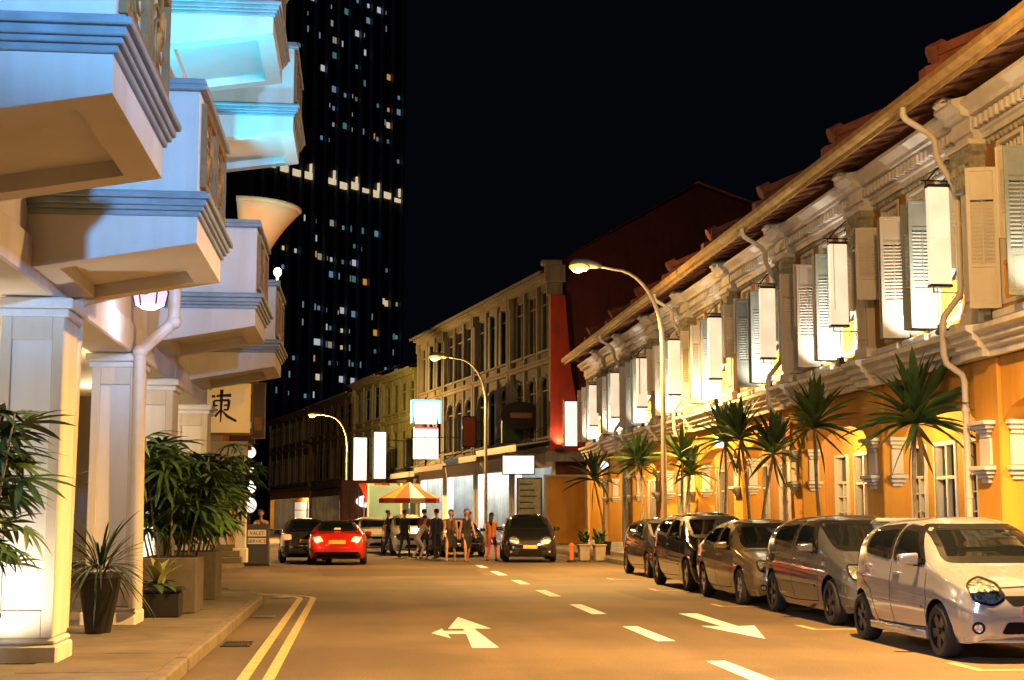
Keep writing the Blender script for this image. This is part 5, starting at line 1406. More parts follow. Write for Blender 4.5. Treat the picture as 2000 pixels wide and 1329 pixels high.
# ================================================================ plants
def leaf_mesh(name, L, wd, m, droop=.3, seg=5, fold=.15):
    b = MB(); vs = []
    for i in range(seg + 1):
        t = i / seg; w_ = wd * math.sin(math.pi * min(1, (t * .92 + .08))) ** .7 * (1 if t < .98 else .1); z = -droop * L * t * t
        x = L * t
        vs += [(x, -w_ / 2, z + fold * w_), (x, 0, z), (x, w_ / 2, z + fold * w_)]
    b.add(vs, [(3 * i + j, 3 * i + j + 1, 3 * i + j + 4, 3 * i + j + 3) for i in range(seg) for j in (0, 1)])
    me = b.mesh(name, m, smooth=True, recalc=False); return me
def frond_mesh(name, n, L, wd, m, spread=140, droop=.35, seed=0):
    q = random.Random(seed); b = MB()
    for k in range(n):
        a = R(-spread / 2 + spread * k / (n - 1)); l_ = L * q.uniform(.75, 1.05); seg = 4; vs = []
        for i in range(seg + 1):
            t = i / seg; w_ = wd * math.sin(math.pi * min(1, t * .9 + .1)) ** .7; z = -droop * l_ * t * t + .02
            x = l_ * t; px, py = -math.sin(a), math.cos(a); cx_, cy_ = math.cos(a) * x, math.sin(a) * x
            vs += [(cx_ - px * w_ / 2, cy_ - py * w_ / 2, z + .1 * w_), (cx_, cy_, z), (cx_ + px * w_ / 2, cy_ + py * w_ / 2, z + .1 * w_)]
        b.add(vs, [(3 * i + j, 3 * i + j + 1, 3 * i + j + 4, 3 * i + j + 3) for i in range(seg) for j in (0, 1)])
    return b.mesh(name, m, smooth=True, recalc=False)

def rot_dir(az, el, roll=0):
    return (Matrix.Rotation(az, 4, 'Z') @ Matrix.Rotation(-el, 4, 'Y') @ Matrix.Rotation(roll, 4, 'X')).to_euler()

YL = [leaf_mesh('leaf', .95, .135, M['leaf_dark'], .16, 6), leaf_mesh('leaf', .92, .125, M['leaf_mid'], .34, 6), leaf_mesh('leaf', .85, .09, M['leaf_dark'], .75, 6)]
YD = leaf_mesh('leaf', .9, .06, M['leaf_dry'], .15, 5)
def palm(label, x, y, trunks, z0=.13, scale=1.0, seed=0, nl=60):
    q = random.Random(seed)
    o = thing('dracaena_palm', label, 'plant', (x, y, z0), 0, 'potted sword-leaved palms along the right-hand row')
    b = MB(); b.lathe([(.24, 0), (.30, .42), (.32, .44), (.32, .48), (.27, .48)], 16); p = b.build('pot', M['black_plastic'], o, smooth='auto')
    b = MB(); b.lathe([(.27, .42), (.01, .44)], 16); b.build('soil', M['soil'], p)
    for (dx, dy, h, lean) in trunks:
        pts = [(dx * .3 + lean * t * t + .03 * math.sin(t * 5 + seed), dy * .3 + dy * t * .4, .4 + h * t) for t in [k / 8 for k in range(9)]]
        b = MB(); b.tube(pts, lambda t: .045 - .014 * t + .004 * math.sin(t * 60), 8); b.build('trunk', M['bark'], o, smooth=True)
        c = Vector(pts[-1])
        for k in range(nl):
            t = k / nl; el = R(86 - 84 * t ** 1.05 + q.uniform(-10, 10)); az = k * 2.399 + q.uniform(-.2, .2)
            me = YL[0] if t < .45 else (YL[1] if t < .8 else YL[2])
            if t > .90 and q.random() < .6: me = YD; el = R(-60 + q.uniform(-15, 25))
            lf = obj('leaf', me, o, c + Vector((0, 0, .16 * (1 - t) - .04)), rot_dir(az + q.uniform(-.35, .35), el, q.uniform(-.8, .8))); sc_ = 1.04 * scale * q.uniform(.72, 1.1); lf.scale = (sc_,) * 3
    return o
palm('sword-leaved palm with a thick crown behind the silver hatchback', 9.35, 23.55, [(0, 0, 2.55, .08)], scale=1.2, seed=1, nl=84)
palm('slim sword-leaved palm leaning over the blue-grey hatchback', 9.2, 28.1, [(0, 0, 2.75, -.1)], seed=2)
palm('two-stemmed sword-leaved palm above the champagne saloon', 9.1, 32.4, [(-.3, .2, 2.75, -.25), (.3, -.3, 2.4, .25)], seed=3, nl=52)
palm('dark sword-leaved palm just left of the two-stemmed one', 9.2, 35.6, [(0, 0, 2.85, 0)], seed=4)
palm('bushy sword-leaved palm right of the tall lamp post', 9.2, 40.8, [(0, 0, 2.6, .1), (.3, .3, 2.2, .3)], seed=5, nl=36)
palm('sword-leaved palm just left of the tall lamp post', 9.1, 45.6, [(0, 0, 2.75, -.2), (-.3, .2, 2.6, .1)], seed=6, nl=36)
palm('drooping sword-leaved palm by the two pale tubs', 8.9, 52.2, [(0, 0, 2.3, -.3)], seed=7, scale=1.25, nl=36)
# yellow flowering shrub climbing by the lamp post
# --- left plants
FR = [frond_mesh('frond', 6, .34, .05, M['leaf_mid'], 150, .35, 1), frond_mesh('frond', 7, .36, .045, M['leaf_dark'], 170, .5, 2), frond_mesh('frond', 5, .40, .05, M['leaf_dark'], 120, .3, 3), frond_mesh('frond', 6, .30, .05, M['leaf_deep'], 160, .5, 4)]
def lady_palm(label, x, y, h, spread, n, seed, meshes, stems=6, zlo=.25, pot=None, lean=(0, 0), scale=1.0):
    q = random.Random(seed)
    o = thing('leafy_shrub', label, 'plant', (x, y, .14)); base = 0.0
    if pot == 'box':
        b = MB(); b.ext([(-.42, -.5), (.42, -.5), (.42, .5), (-.42, .5)], 'z', 0, .78); p = b.build('planter', M['planter_grey'], o, bevel=.015)
        b = MB(); b.box(-.36, .36, -.44, .44, .781, .79); b.build('soil', M['soil'], p); base = .75
    if pot == 'round':
        b = MB(); b.lathe([(.25, 0), (.33, .5), (.35, .52), (.35, .56), (.30, .56)], 18); p = b.build('pot', M['black_plastic'], o, smooth='auto'); base = .5
        b = MB(); b.lathe([(.30, .5), (.01, .52)], 18); b.build('soil', M['soil'], p)
    tops = []
    for k in range(stems):
        a = k * 2.399; r_ = spread * .25 * math.sqrt((k + .5) / stems); x0, y0 = r_ * math.cos(a), r_ * math.sin(a); hh = (h - base) * q.uniform(.7, 1.0)
        pts = [(x0 * (1 + t * 1.3) + lean[0] * t, y0 * (1 + t * 1.3) + lean[1] * t, base + hh * t) for t in [j / 6 for j in range(7)]]
        b = MB(); b.tube(pts, .016, 6, .008); b.build('stem', M['bark'], o, smooth=True); tops.append(pts)
    for k in range(n):
        pts = tops[k % stems]; t = zlo + (1 - zlo) * q.random() ** .8
        i = min(5, int(t * 6)); p = Vector(pts[i]).lerp(Vector(pts[i + 1]), t * 6 - i)
        az = q.uniform(0, 2 * math.pi); rr = spread * .5 * q.uniform(.25, 1.0) * (.55 + .45 * math.sin(math.pi * min(1, t * .8 + .2)))
        c = p + Vector((math.cos(az) * rr * .6, math.sin(az) * rr * .6, q.uniform(-.05, .12)))
        f = obj('frond', q.choice(meshes), o, c, rot_dir(az + q.uniform(-.6, .6), q.uniform(-.5, .7), q.uniform(-.6, .6))); sc_ = scale * q.uniform(.75, 1.25); f.scale = (sc_,) * 3
    return o
lady_palm('large bamboo-like plant at the left edge, nearest the camera', -3.3, 12.5, 2.45, .95, 150, 11, FR[:3], 7, .25, 'round', (.05, 0), 1.0)
lady_palm('leafy green shrub in a tall grey planter beside the third pillar', -2.7, 21.5, 2.55, 1.5, 290, 12, FR[:3], 10, .25, 'box', (0, 0), 1.2)
lady_palm('dark spreading shrub at the corner, before the amber drum sign', -2.75, 24.9, 2.45, 1.25, 250, 13, [FR[1], FR[3], FR[3], FR[2]], 9, .2, 'box', (.1, 0), 1.25)
GB = [leaf_mesh('blade', .75, .03, M['leaf_deep'], .75, 6), leaf_mesh('blade', .6, .028, M['leaf_deep'], .5, 6)]
def grass_pot(label, x, y, seed=0):
    q = random.Random(seed); o = thing('grass_plant', label, 'plant', (x, y, .14))
    b = MB(); b.lathe([(.15, 0), (.25, .62), (.27, .64), (.27, .70), (.22, .70)], 18); p = b.build('pot', M['black_plastic'], o, smooth='auto')
    b = MB(); b.lathe([(.22, .64), (.01, .66)], 18); b.build('soil', M['soil'], p)
    for k in range(120):
        az = k * 2.399; el = R(q.uniform(-15, 85)); f = obj('blade', q.choice(GB), o, (.08 * math.cos(az), .08 * math.sin(az), .68 + .12 * q.random()), rot_dir(az, el)); s_ = q.uniform(.7, 1.1); f.scale = (s_,) * 3
    return o
grass_pot('dark arching grass plant in a tall black pot between the near pillars', -3.05, 17.7, 5)
o = thing('small_plant', 'small plant with pale yellow-green leaves in a wide black tub', 'plant', (-2.72, 20.35, .14))
b = MB(); b.ext([(-.32, -.2), (.32, -.2), (.32, .2), (-.32, .2)], 'z', 0, .34); b.box(-.35, .35, -.23, .23, .34, .40); p = b.build('tub', M['black_plastic'], o, bevel=.02)
b = MB(); b.box(-.29, .29, -.18, .18, .401, .41); b.build('soil', M['soil'], p)
PL = leaf_mesh('leaf', .42, .13, M['leaf_pale'], .25, 6); PL2 = leaf_mesh('leaf', .34, .12, M['leaf_dark'], .4, 6); q_ = random.Random(4)
for k in range(20):
    obj('leaf', PL if k < 9 else PL2, o, (.05 * math.cos(k), .05 * math.sin(k), .44), rot_dir(k * 2.399, R((75 - k * 3) if k < 9 else q_.uniform(0, 30))))
# two pale tubs and dark hedge boxes by the far right pavement
for i, (x, y) in enumerate(((7.62, 48.6), (8.12, 48.4))):
    o = thing('pale_tub', ['left one of two pale square tubs on the far right pavement', 'right one of two pale square tubs on the far right pavement'][i], 'planter', (x, y, .02), R(4), 'pale tubs on the far right pavement')
    b = MB(); b.ext([(-.19, -.19), (.19, -.19), (.19, .19), (-.19, .19)], 'z', 0, .5)
    for j in range(4): b.v[j] = (b.v[j][0] * .85, b.v[j][1] * .85, b.v[j][2])
    b.build('tub', M['pot_clay'], o, bevel=.02)
    b = MB(); b.box(-.22, .22, -.22, .22, .5, .56); b.build('rim', M['pot_clay'], o, bevel=.02)
    for k in range(30):
        obj('leaf', PL2, o, (rnd.uniform(-.12, .12), rnd.uniform(-.12, .12), .56 + rnd.uniform(0, .3)), rot_dir(k * 2.399, R(rnd.uniform(20, 85))))

# ================================================================ signs and shop fittings
def box_sign(label, loc, w_, h_, d_, m, rotz=0, frame='iron', name='light_box_sign', arm=None, group=None):
    o = thing(name, label, 'sign', loc, rotz, group)
    b = MB(); b.box(-w_ / 2, w_ / 2, -d_ / 2, d_ / 2, 0, h_); b.build('lit_panel', M[m], o, bevel=.02)
    b = MB(); t = .05; b.box(-w_ / 2 - t, -w_ / 2 - .001, -d_ / 2 - .02, d_ / 2 + .02, -t, h_ + t); b.box(w_ / 2 + .001, w_ / 2 + t, -d_ / 2 - .02, d_ / 2 + .02, -t, h_ + t)
    b.box(-w_ / 2, w_ / 2, -d_ / 2 - .02, d_ / 2 + .02, -t, -.001); b.box(-w_ / 2, w_ / 2, -d_ / 2 - .02, d_ / 2 + .02, h_ + .001, h_ + t); b.build('frame', M[frame], o)
    if arm:
        for q_ in (.85, .2): b = MB(); b.tube([(0, 0, h_ * q_), arm(h_ * q_)], .03, 6); b.build('bracket', M['iron'], o)
    return o
box_sign('white vertical light box on the red gable corner', (10.35, 70.0, 4.95), .62, 2.2, .25, 'light_box_white', 0, arm=lambda z: (1.0, 0, z))
box_sign('left one of two tall white light boxes on the olive house', (.05, 105.0, 3.8), .95, 3.4, .3, 'light_box_white', R(8), arm=lambda z: (3.2, 3, z))
box_sign('right one of two tall white light boxes on the olive house', (1.45, 103.0, 4.2), .85, 3.3, .3, 'light_box_white', R(8), arm=lambda z: (2.6, 2.5, z))
# stacked blue-rimmed pictogram sign
o = thing('light_box_sign', 'blue-rimmed white sign stack on the far end of the three-storey houses', 'sign', (4.05, 88.0, 4.9), R(10))
b = MB(); b.ext([(-.65, 2.25), (.65, 2.25), (.80, 3.2), (.72, 3.6), (-.72, 3.6), (-.80, 3.2)], 'y', -.12, .12); b.build('upper_panel', M['light_box_cool'], o, bevel=.03)
b = MB(); b.box(-.95, -.82, -.14, .14, 2.3, 3.7); b.box(.82, .95, -.14, .14, 2.3, 3.7); b.box(-.82, .82, -.14, .14, 3.61, 3.75); b.build('blue_rim', M['light_box_blue'], o)
b = MB(); b.box(-.75, .75, -.13, .13, 1.95, 2.06); b.build('red_band', glow('sign_red_lit', (1, .05, .12), 1.0), o)
b = MB(); b.box(-.75, .75, -.12, .12, 1.45, 1.94); b.build('middle_panel', M['light_box_cool'], o)
b = MB(); b.box(-.78, .78, -.12, .12, .1, 1.4); b.build('lower_panel', M['light_box_white'], o, bevel=.03)
b = MB(); b.tube([(0, 0, -.3), (0, .1, 3.9)], .06, 6); b.box(-.1, 3.0, .1, .16, 1.42, 1.46); b.build('bracket', M['iron'], o)
box_sign('orange blade sign on the pale three-storey house', (6.55, 86.0, 5.7), .75, 1.75, .2, 'sign_orange', R(10), arm=lambda z: (.9, .2, z))
box_sign('white lit fascia sign under the canopy, above the black car', (7.6, 68.5, 3.55), 1.5, .85, .15, 'light_box_white', R(-12), arm=lambda z: (.4, 2.6, z))
box_sign('green dark sign panel beneath the round sign on the grey house', (8.5, 79.0, 5.6), 1.3, 1.4, .15, 'leaf_dark', R(10), arm=lambda z: (.6, .2, z))
# round dark sign
o = thing('round_sign', 'dark oval sign projecting from the grey three-storey house', 'sign', (8.6, 76.5, 6.9), R(10))
b = MB(); b.lathe([(.9, -.1), (1.0, -.06), (1.0, .06), (.9, .1)], 24, axis='y'); s_ = b.build('disc', M['dark_room'], o); s_.scale = (1.15, 1, .75)
b = MB(); b.box(-.6, .6, -.13, -.105, -.14, .14); b.build('motif', M['bronze'], o)
b = MB(); b.box(1.1, 1.6, -.04, .04, -.05, .05); b.build('bracket', M['iron'], o)
# menu board and white columns in front of the lit shops
o = thing('menu_board', 'pale green menu board standing right of the black car', 'board', (7.35, 62.0, .13), R(-6))
b = MB(); b.box(-.5, .5, -.05, .05, .3, 3.0); b.build('board', mat('menu_paper', (.55, .58, .38), .7, var=.25, scale=3), o)
b = MB(); b.frame(-.55, .55, .25, 3.05, .05, -.07, .07); b.box(-.45, -.40, -.3, .3, 0, .28); b.box(.40, .45, -.3, .3, 0, .28); b.build('frame', M['black_plastic'], o)
for k in range(9):
    b = MB(); b.box(-.42, .15 + .25 * ((k * 7) % 3) / 3, -.062, -.052, 2.75 - k * .26, 2.80 - k * .26); b.build('text_line', M['plate_ink'], o)
# striped market umbrella
o = thing('market_umbrella', 'red, orange and white canopy umbrella over the pedestrians', 'umbrella', (2.3, 66.0, 0)); o.scale = (.72, .72, .78)
b = MB(); n = 12; vs = [(0, 0, 3.95)] + [(1.9 * math.cos(2 * math.pi * k / n), 1.6 * math.sin(2 * math.pi * k / n), 3.0) for k in range(n)] + [(1.92 * math.cos(2 * math.pi * k / n), 1.62 * math.sin(2 * math.pi * k / n), 2.72) for k in range(n)]
for k in range(n):
    b.add([vs[0], vs[1 + k], vs[1 + (k + 1) % n], vs[1 + n + k], vs[1 + n + (k + 1) % n]], [(0, 1, 2), (1, 3, 4, 2)], (0, 1, 0, 2)[k % 4])
b.build('canopy', [M['canvas_red'], M['canvas_white'], M['canvas_orange']], o, recalc=False)
b = MB(); b.tube([(0, 0, 0), (0, 0, 3.9)], .035, 8); b.build('pole', M['steel_pole'], o)
b = MB(); b.lathe([(.4, 0), (.4, .08), (.06, .12)], 14); b.build('base', M['concrete'], o)
light('POINT', 'umbrella_bulb', o, (0, 0, 2.6), 30, (1, .85, .7), .1)
# striped wide canopy further left
o = thing('shop_awning', 'orange-striped awning left of the market umbrella', 'awning', (1.35, 74.0, 2.2), R(12))
for k in range(8):
    b = MB(); b.ext([(0, 1.0), (-1.5, .3), (-1.5, 0), (-1.46, 0), (-1.46, .27), (0, .95)], 'x', -1.4 + k * .4, -1.4 + k * .4 + .398); b.build('stripe', M[('canvas_red', 'canvas_white', 'canvas_orange')[k % 3]], o)
for x in (-1.4, 1.8):
    for y_, z_ in ((-1.4, .25), (0, .9)): b = MB(); b.tube([(x, y_, -2.2), (x, y_, z_)], .03, 8); b.build('post', M['steel_pole'], o)
# pale blue partition wall and bright shop kiosk behind the pedestrians
o = thing('blue_partition', 'pale blue painted partition behind the left pedestrians', 'wall', (1.25, 70.0, 0), R(6))
b = MB(); b.box(-.75, .75, -.08, .08, 0, 3.0); b.build('panel', M['teal_wall'], o, bevel=.02)
for x in (-.85, .751): b = MB(); b.box(x, x + .099, -.1, .1, 0, 3.1); b.build('post', M['white_plaster'], o)
o = thing('brown_shutter_stall', 'brown boarded stall with an oval white plate, right of the red coupe', 'stall', (.2, 80.0, 0), R(8))
b = MB(); b.box(-1.2, 1.0, -.3, .3, 0, 3.5); b.build('boarding', M['timber_brown'], o)
for k in range(5):
    b = MB(); b.box(-1.15 + k * .43, -.76 + k * .43, -.34, -.301, .1, 3.4); b.build('board', M['timber_brown'], o)
b = MB(); b.lathe([(.55, -.06), (.55, .06)], 24, (.15, -.40, 2.4), axis='y'); s_ = b.build('oval_plate', M['light_box_cool'], o); s_.scale = (1, 1, .6); s_.location = (0, 0, .9)
# orange post and litter bin by the right pavement
o = thing('bollard', 'orange-red bollard on the far right pavement edge', 'bollard', (7.05, 47.6, 0.0))
b = MB(); b.lathe([(.08, 0), (.08, .50), (.10, .52), (.10, .58), (.04, .64)], 14); b.build('post', M['sign_orange'], o, smooth='auto')
b = MB(); b.lathe([(.17, 0), (.17, .05), (.11, .08)], 14); b.build('foot', M['iron'], o)
o = thing('notice_screen', 'brown freestanding screen panel beside the drooping palm', 'screen', (8.0, 55.5, .13))
b = MB(); b.box(-.75, .75, -.04, .04, .35, 2.9); b.build('panel', M['ochre_paint'], o)
b = MB(); b.box(-.85, -.751, -.07, .07, 0, 3.0); b.box(.751, .85, -.07, .07, 0, 3.0); b.box(-.75, .75, -.06, .06, 2.901, 3.0); b.build('frame', M['steel_pole'], o)
# overhead round lamp globes on the last ochre houses
for i, (y_, lab) in enumerate(((56.0, 'round white wall lamp behind the drooping palm'), (37.7, 'round white wall lamp behind the two-stemmed palm'))):
    o = thing('globe_lamp', lab, 'lamp', (9.62, y_, 3.5), 0, 'round wall lamps on the right-hand row')
    b = MB(); b.ell((0, 0, 0), .17, .17, .17, 14, 10); b.build('globe', M['light_box_cool'], o, smooth=True)
    b = MB(); b.tube([(0, 0, .15), (0.2, 0, .42), (.36, 0, .42)], .02, 6); b.build('bracket', M['iron'], o)

# valet stand with lettering
o = thing('valet_stand', 'dark valet podium lettered VALET SERVICE at the side street', 'podium', (-3.1, 45.4, .0), 0)
b = MB(); b.ext([(-.25, .05), (.25, .05), (.25, 1.05), (-.25, 1.28)], 'x', -.36, .36); b.build('cabinet', mat('podium_grey', (.045, .045, .05), .5, var=.1), o, bevel=.02)
b = MB(); b.box(-.40, .40, -.30, .30, 0, .05); b.build('foot', M['black_plastic'], o)
for z, h_, t_ in ((1.0, .20, 'VALET'), (.76, .18, 'SERVICE')):
    b = MB(); b.box(-.28, .28, -.262, -.2505, z - h_ / 2, z + h_ / 2); pl = b.build('letter_panel', M['canvas_white'], o)
    cu = bpy.data.curves.new('t', 'FONT'); cu.body = t_; cu.size = .155; cu.align_x = 'CENTER'; cu.extrude = .002
    to = bpy.data.objects.new('t', cu); COL.objects.link(to); dg = bpy.context.evaluated_depsgraph_get(); dg.update()
    tme = bpy.data.meshes.new_from_object(to.evaluated_get(dg)); bpy.data.objects.remove(to); tme.materials.clear(); tme.materials.append(M['plate_ink'])
    t2 = obj('lettering', tme, pl, (0, -.266, z - .055), (R(90), 0, 0))
# bright white figure-like lamp cluster by the corner building
o = thing('lamp_cluster', 'tall cluster of glowing white globes beside the corner house', 'lamp', (-3.6, 48.5, .13))
b = MB(); b.tube([(0, 0, 0), (0, 0, 3.4)], .04, 8); b.build('post', M['iron'], o)
for z, r_ in ((3.5, .24), (2.95, .2), (2.35, .28), (1.75, .32)):
    b = MB(); b.ell((0, 0, z), r_ * .75, r_ * .75, r_ * .8, 14, 10); b.build('globe', M['light_box_white'], o, smooth=True)
light('POINT', 'cluster_light', o, (.2, -.5, 2.4), 60, (1, .86, .66), .25)
# ================================================================ people
mat('skin_tan', (0.42, 0.22, 0.13), 0.55, var=0.08, scale=12)
mat('hair_black', (0.012, 0.01, 0.009), 0.5, var=0.2, scale=30)
for n_, c_ in (('cloth_black', (.012, .012, .016)), ('cloth_maroon', (.22, .03, .02)), ('cloth_jeans', (.03, .045, .10)), ('cloth_brown', (.10, .055, .03)), ('cloth_navy', (.015, .02, .05)), ('cloth_orange', (.42, .12, .03)), ('cloth_red', (.40, .03, .02)), ('cloth_tan', (.45, .28, .14)), ('cloth_pale', (.5, .45, .42)), ('shoe_dark', (.02, .018, .016)), ('shoe_tan', (.25, .14, .07)), ('scarf_blue', (.06, .05, .40))):
    mat(n_, c_, .85, var=.15, scale=9, bump=.15, bscale=20)

def capsule(b, p, q, r0, r1, n=10):
    p, q = Vector(p), Vector(q); d = q - p; L_ = max(d.length, 1e-4); d = d / L_
    pts = [p - d * r0 * .95, p - d * r0 * .6, p, q, q + d * r1 * .6, q + d * r1 * .95]; rs = [r0 * .3, r0 * .8, r0, r1, r1 * .8, r1 * .3]
    b.tube(pts, lambda t: rs[min(5, int(round(t * 5)))], n)

def person(label, loc, rotz, h=1.68, top='cloth_black', legs='cloth_jeans', shoes='shoe_dark', stride=.28, arms=((10, 15), (-15, 25)), skirt=None, sleeve='short', hair='short', leanf=0.0, bare_legs=False, female=False, scarf=None, head_turn=0.0, crouch=False, group=None, hip_drop=0.0):
    """upright figure facing local -y; the body is one remeshed continuous surface"""
    o = thing('person', label, 'person', loc, rotz, group)
    k = h / 1.70; parts = []   # (p, q, r0, r1, material)
    V_ = lambda x, y, z: Vector((x * k, y * k, z * k))
    sw = .185 if not female else .165; hw = .095
    hipz = .90 - hip_drop; ly = -leanf
    def add_(p, q, r0, r1, m): parts.append((p, q, r0 * k, r1 * k, m))
    pel = V_(0, 0, hipz); chest = V_(0, ly * .7, hipz + .38); neck = V_(0, ly, hipz + .56)
    legm = 'skin_tan' if bare_legs else legs
    for sg, st in ((-1, stride), (1, -stride)):
        hip = V_(sg * hw, 0, hipz); ft = V_(sg * (hw + .01), -st, .075); kn = (hip + ft) / 2 + V_(0, -.05 - abs(st) * .12 - hip_drop * .8, .0)
        add_(hip, kn, .088, .058, legm); add_(kn, ft, .056, .036, legm)
        add_(ft + V_(0, .03, -.035), ft + V_(0, -.13, -.045), .036, .030, shoes)
    # torso: two side columns and a centre
    for sg in (-1, 1):
        add_(V_(sg * .075, 0, hipz - .02), V_(sg * (.075 if not female else .06), ly * .35, hipz + .2), .098 if not female else .10, .09 if not female else .075, top if not skirt else skirt)
        add_(V_(sg * .07, ly * .35, hipz + .17), V_(sg * .09, ly * .8, hipz + .42), .09 if not female else .078, .095 if not female else .085, top)
        add_(V_(sg * .06, ly * .9, hipz + .48), V_(sg * (sw - .02), ly * .9, hipz + .465), .07, .055, top)
    add_(neck + V_(0, 0, -.06), neck + V_(0, -.01, .09), .055, .048, 'skin_tan')
    hc = neck + V_(0, -.025, .19)
    add_(hc + V_(0, .005, .03), hc + V_(0, -.005, -.02), .088, .080, 'skin_tan'); add_(hc + V_(0, -.03, -.05), hc + V_(0, -.035, -.085), .055, .035, 'skin_tan')
    add_(hc + V_(0, -.085, .005), hc + V_(0, -.108, -.03), .010, .014, 'skin_tan')
    for sg in (-1, 1): add_(hc + V_(sg * .086, .0, .01), hc + V_(sg * .09, .01, -.03), .016, .012, 'skin_tan')
    if skirt:
        zl = .50 if skirt != 'long' else .2
        for sg in (-1, 1):
            add_(V_(sg * .07, 0, hipz - .02), V_(sg * .10, -sg * -stride * .4, zl + .03), .105, .125, skirt)
        add_(V_(0, 0, hipz - .05), V_(0, 0, zl + .05), .12, .12, skirt)
    hands = []
    for sg, (fwd, bend) in zip((-1, 1), arms):
        sh = V_(sg * sw, ly * .9, hipz + .46); a = R(fwd)
        el = sh + V_(sg * .05, -.27 * math.sin(a), -.27 * math.cos(a)); a2 = R(fwd + bend)
        wr_ = el + V_(sg * .02, -.24 * math.sin(a2), -.24 * math.cos(a2))
        add_(sh, sh.lerp(el, .55), .052, .046, top if sleeve != 'none' else 'skin_tan'); add_(sh.lerp(el, .5), el, .042, .036, top if sleeve == 'long' else 'skin_tan')
        add_(el, wr_, .037, .026, top if sleeve == 'long' else 'skin_tan')
        d = (wr_ - el).normalized(); add_(wr_, wr_ + d * .075 * k, .026, .032, 'skin_tan')
        side = Vector((0, 1, 0)).cross(d); side = Vector((0, -d.z, d.y)).normalized()
        for fi, (off_, ln) in enumerate(((-.027, .055), (-.009, .07), (.009, .066), (.027, .05))):
            b0 = wr_ + d * .085 * k + side * off_ * k; add_(b0, b0 + d * ln * .6 * k, .0095, .009, 'skin_tan'); b1 = b0 + d * ln * .6 * k
            add_(b1, b1 + (d + Vector((-sg * .5, 0, 0))).normalized() * ln * .5 * k, .009, .008, 'skin_tan')
        t0 = wr_ + d * .03 * k + side * -.026 * k; add_(t0, t0 + (d * .7 - side * .6) * .06 * k, .011, .009, 'skin_tan')
    b = MB()
    for p, q, r0, r1, m in parts: capsule(b, p, q, r0, r1)
    me = b.mesh('body', M['skin_tan']); t = bpy.data.objects.new('tmp', me); COL.objects.link(t)
    md = t.modifiers.new('r', 'REMESH'); md.mode = 'VOXEL'; md.voxel_size = .012; md2 = t.modifiers.new('s', 'SMOOTH'); md2.iterations = 3; md2.factor = .4
    dg = bpy.context.evaluated_depsgraph_get(); dg.update(); me2 = bpy.data.meshes.new_from_object(t.evaluated_get(dg)); bpy.data.objects.remove(t)
    names = []
    for *_, m in parts:
        if m not in names: names.append(m)
    me2.materials.clear()
    for m in names: me2.materials.append(M[m])
    import numpy as np
    nv = len(me2.vertices); co = np.empty(nv * 3, 'f'); me2.vertices.foreach_get('co', co); co = co.reshape(-1, 3)
    best = np.full(nv, 1e9); idx = np.zeros(nv, int)
    for p, q, r0, r1, m in parts:
        p_, q_ = np.array(p), np.array(q); d = q_ - p_; tt = np.clip(((co - p_) @ d) / max(d @ d, 1e-9), 0, 1)
        ds = np.linalg.norm(co - (p_ + tt[:, None] * d), axis=1) - (r0 + (r1 - r0) * tt)
        u = ds < best; best[u] = ds[u]; idx[u] = names.index(m)
    first = np.array([p.vertices[0] for p in me2.polygons]); me2.polygons.foreach_set('material_index', idx[first].astype('i'))
    me2.polygons.foreach_set('use_smooth', [True] * len(me2.polygons)); me2.update()
    obj('body', me2, o)
    # eyes, brows, mouth
    f = MB()
    for sg in (-1, 1): f.ell(hc + V_(sg * .032, -.080, .012), .011 * k, .006 * k, .006 * k, 8, 6)
    f.box(*sorted(((hc.x - .02 * k), (hc.x + .02 * k))), hc.y - .092 * k, hc.y - .08 * k, hc.z - .062 * k, hc.z - .054 * k); f.build('face_features', M['hair_black'], o)
    # hair
    hb = MB(); hb.ell(hc + V_(0, .022, .045), .097 * k, .097 * k, .085 * k, 14, 10)
    if hair == 'long': hb.tube([hc + V_(0, .04, .05), hc + V_(0, .085, -.08), hc + V_(0, .10, -.22), hc + V_(0, .085, -.32)], lambda t: (.085 - .04 * t) * k, 10)
    hb.build('hair', M['hair_black'] if not scarf else M[scarf], o, smooth=True)
    if scarf:
        sb = MB(); sb.tube([hc + V_(0, .05, .04), hc + V_(.03, .09, -.12), hc + V_(.08, .11, -.30), hc + V_(.12, .10, -.42)], lambda t: (.10 - .05 * t) * k, 10); sb.build('headscarf', M[scarf], o, smooth=True)
    return o
PGp = 'pedestrians crossing by the junction'
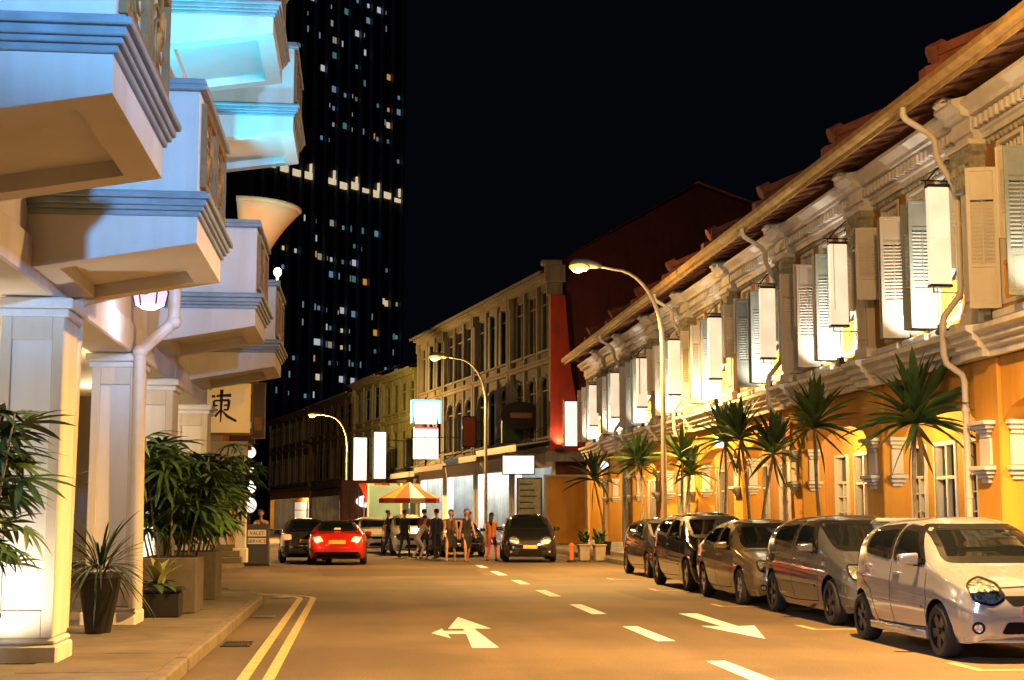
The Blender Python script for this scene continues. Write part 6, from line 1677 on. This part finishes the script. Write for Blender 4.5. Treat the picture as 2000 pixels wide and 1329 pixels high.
person('person in a black T-shirt walking away at the left of the group', (1.72, 54.3, 0), R(150), 1.70, 'cloth_black', 'cloth_navy', stride=.22, arms=((-12, 20), (18, 20)), group=PGp)
person('person in a maroon T-shirt and jeans seen from behind', (2.42, 53.4, 0), R(165), 1.72, 'cloth_maroon', 'cloth_jeans', stride=.08, arms=((8, 30), (14, 70)), group=PGp)
person('person in dark clothes standing behind the bare-legged woman', (2.82, 52.4, 0), R(205), 1.72, 'cloth_navy', 'cloth_navy', stride=.1, sleeve='long', group=PGp)
person('bare-legged person in a brown top and short black skirt', (3.1, 48.6, 0), R(-12), 1.68, 'cloth_brown', 'cloth_black', 'shoe_tan', stride=.26, arms=((10, 10), (-8, 14)), skirt='cloth_black', sleeve='none', hair='long', bare_legs=True, female=True, group=PGp)
person('person in a black dress and blue headscarf walking beside the brown top', (3.62, 48.5, 0), R(15), 1.70, 'cloth_black', 'cloth_black', 'shoe_tan', stride=.2, arms=((-6, 10), (16, 14)), skirt='cloth_black', sleeve='none', female=True, scarf='scarf_blue', bare_legs=True, group=PGp)
person('person in an orange top and red trousers beside the black car', (4.55, 49.4, 0), R(150), 1.58, 'cloth_orange', 'cloth_red', stride=.15, arms=((25, 50), (10, 20)), hair='long', female=True, group=PGp)
person('person in pale clothes stooping between the pedestrians', (2.12, 52.6, 0), R(100), 1.62, 'cloth_pale', 'cloth_pale', stride=.12, arms=((45, 20), (40, 20)), leanf=.30, hip_drop=.14, group=PGp)
person('person in a navy top walking right, farther back near the small pale car', (1.15, 57.5, 0), R(90), 1.70, 'cloth_navy', 'cloth_jeans', stride=.25, arms=((-20, 20), (20, 20)), group=PGp)
person('person in a pale shirt standing beside the lit shop, right of the market umbrella', (4.9, 64.0, 0), R(-60), 1.68, 'cloth_pale', 'cloth_black', stride=.08, arms=((10, 60), (5, 15)), group=PGp)
person('valet attendant in tan clothes leaning over the podium', (-3.0, 46.05, .0), R(-8), 1.66, 'cloth_tan', 'cloth_black', stride=.05, arms=((50, 45), (48, 50)), leanf=.22, sleeve='long')
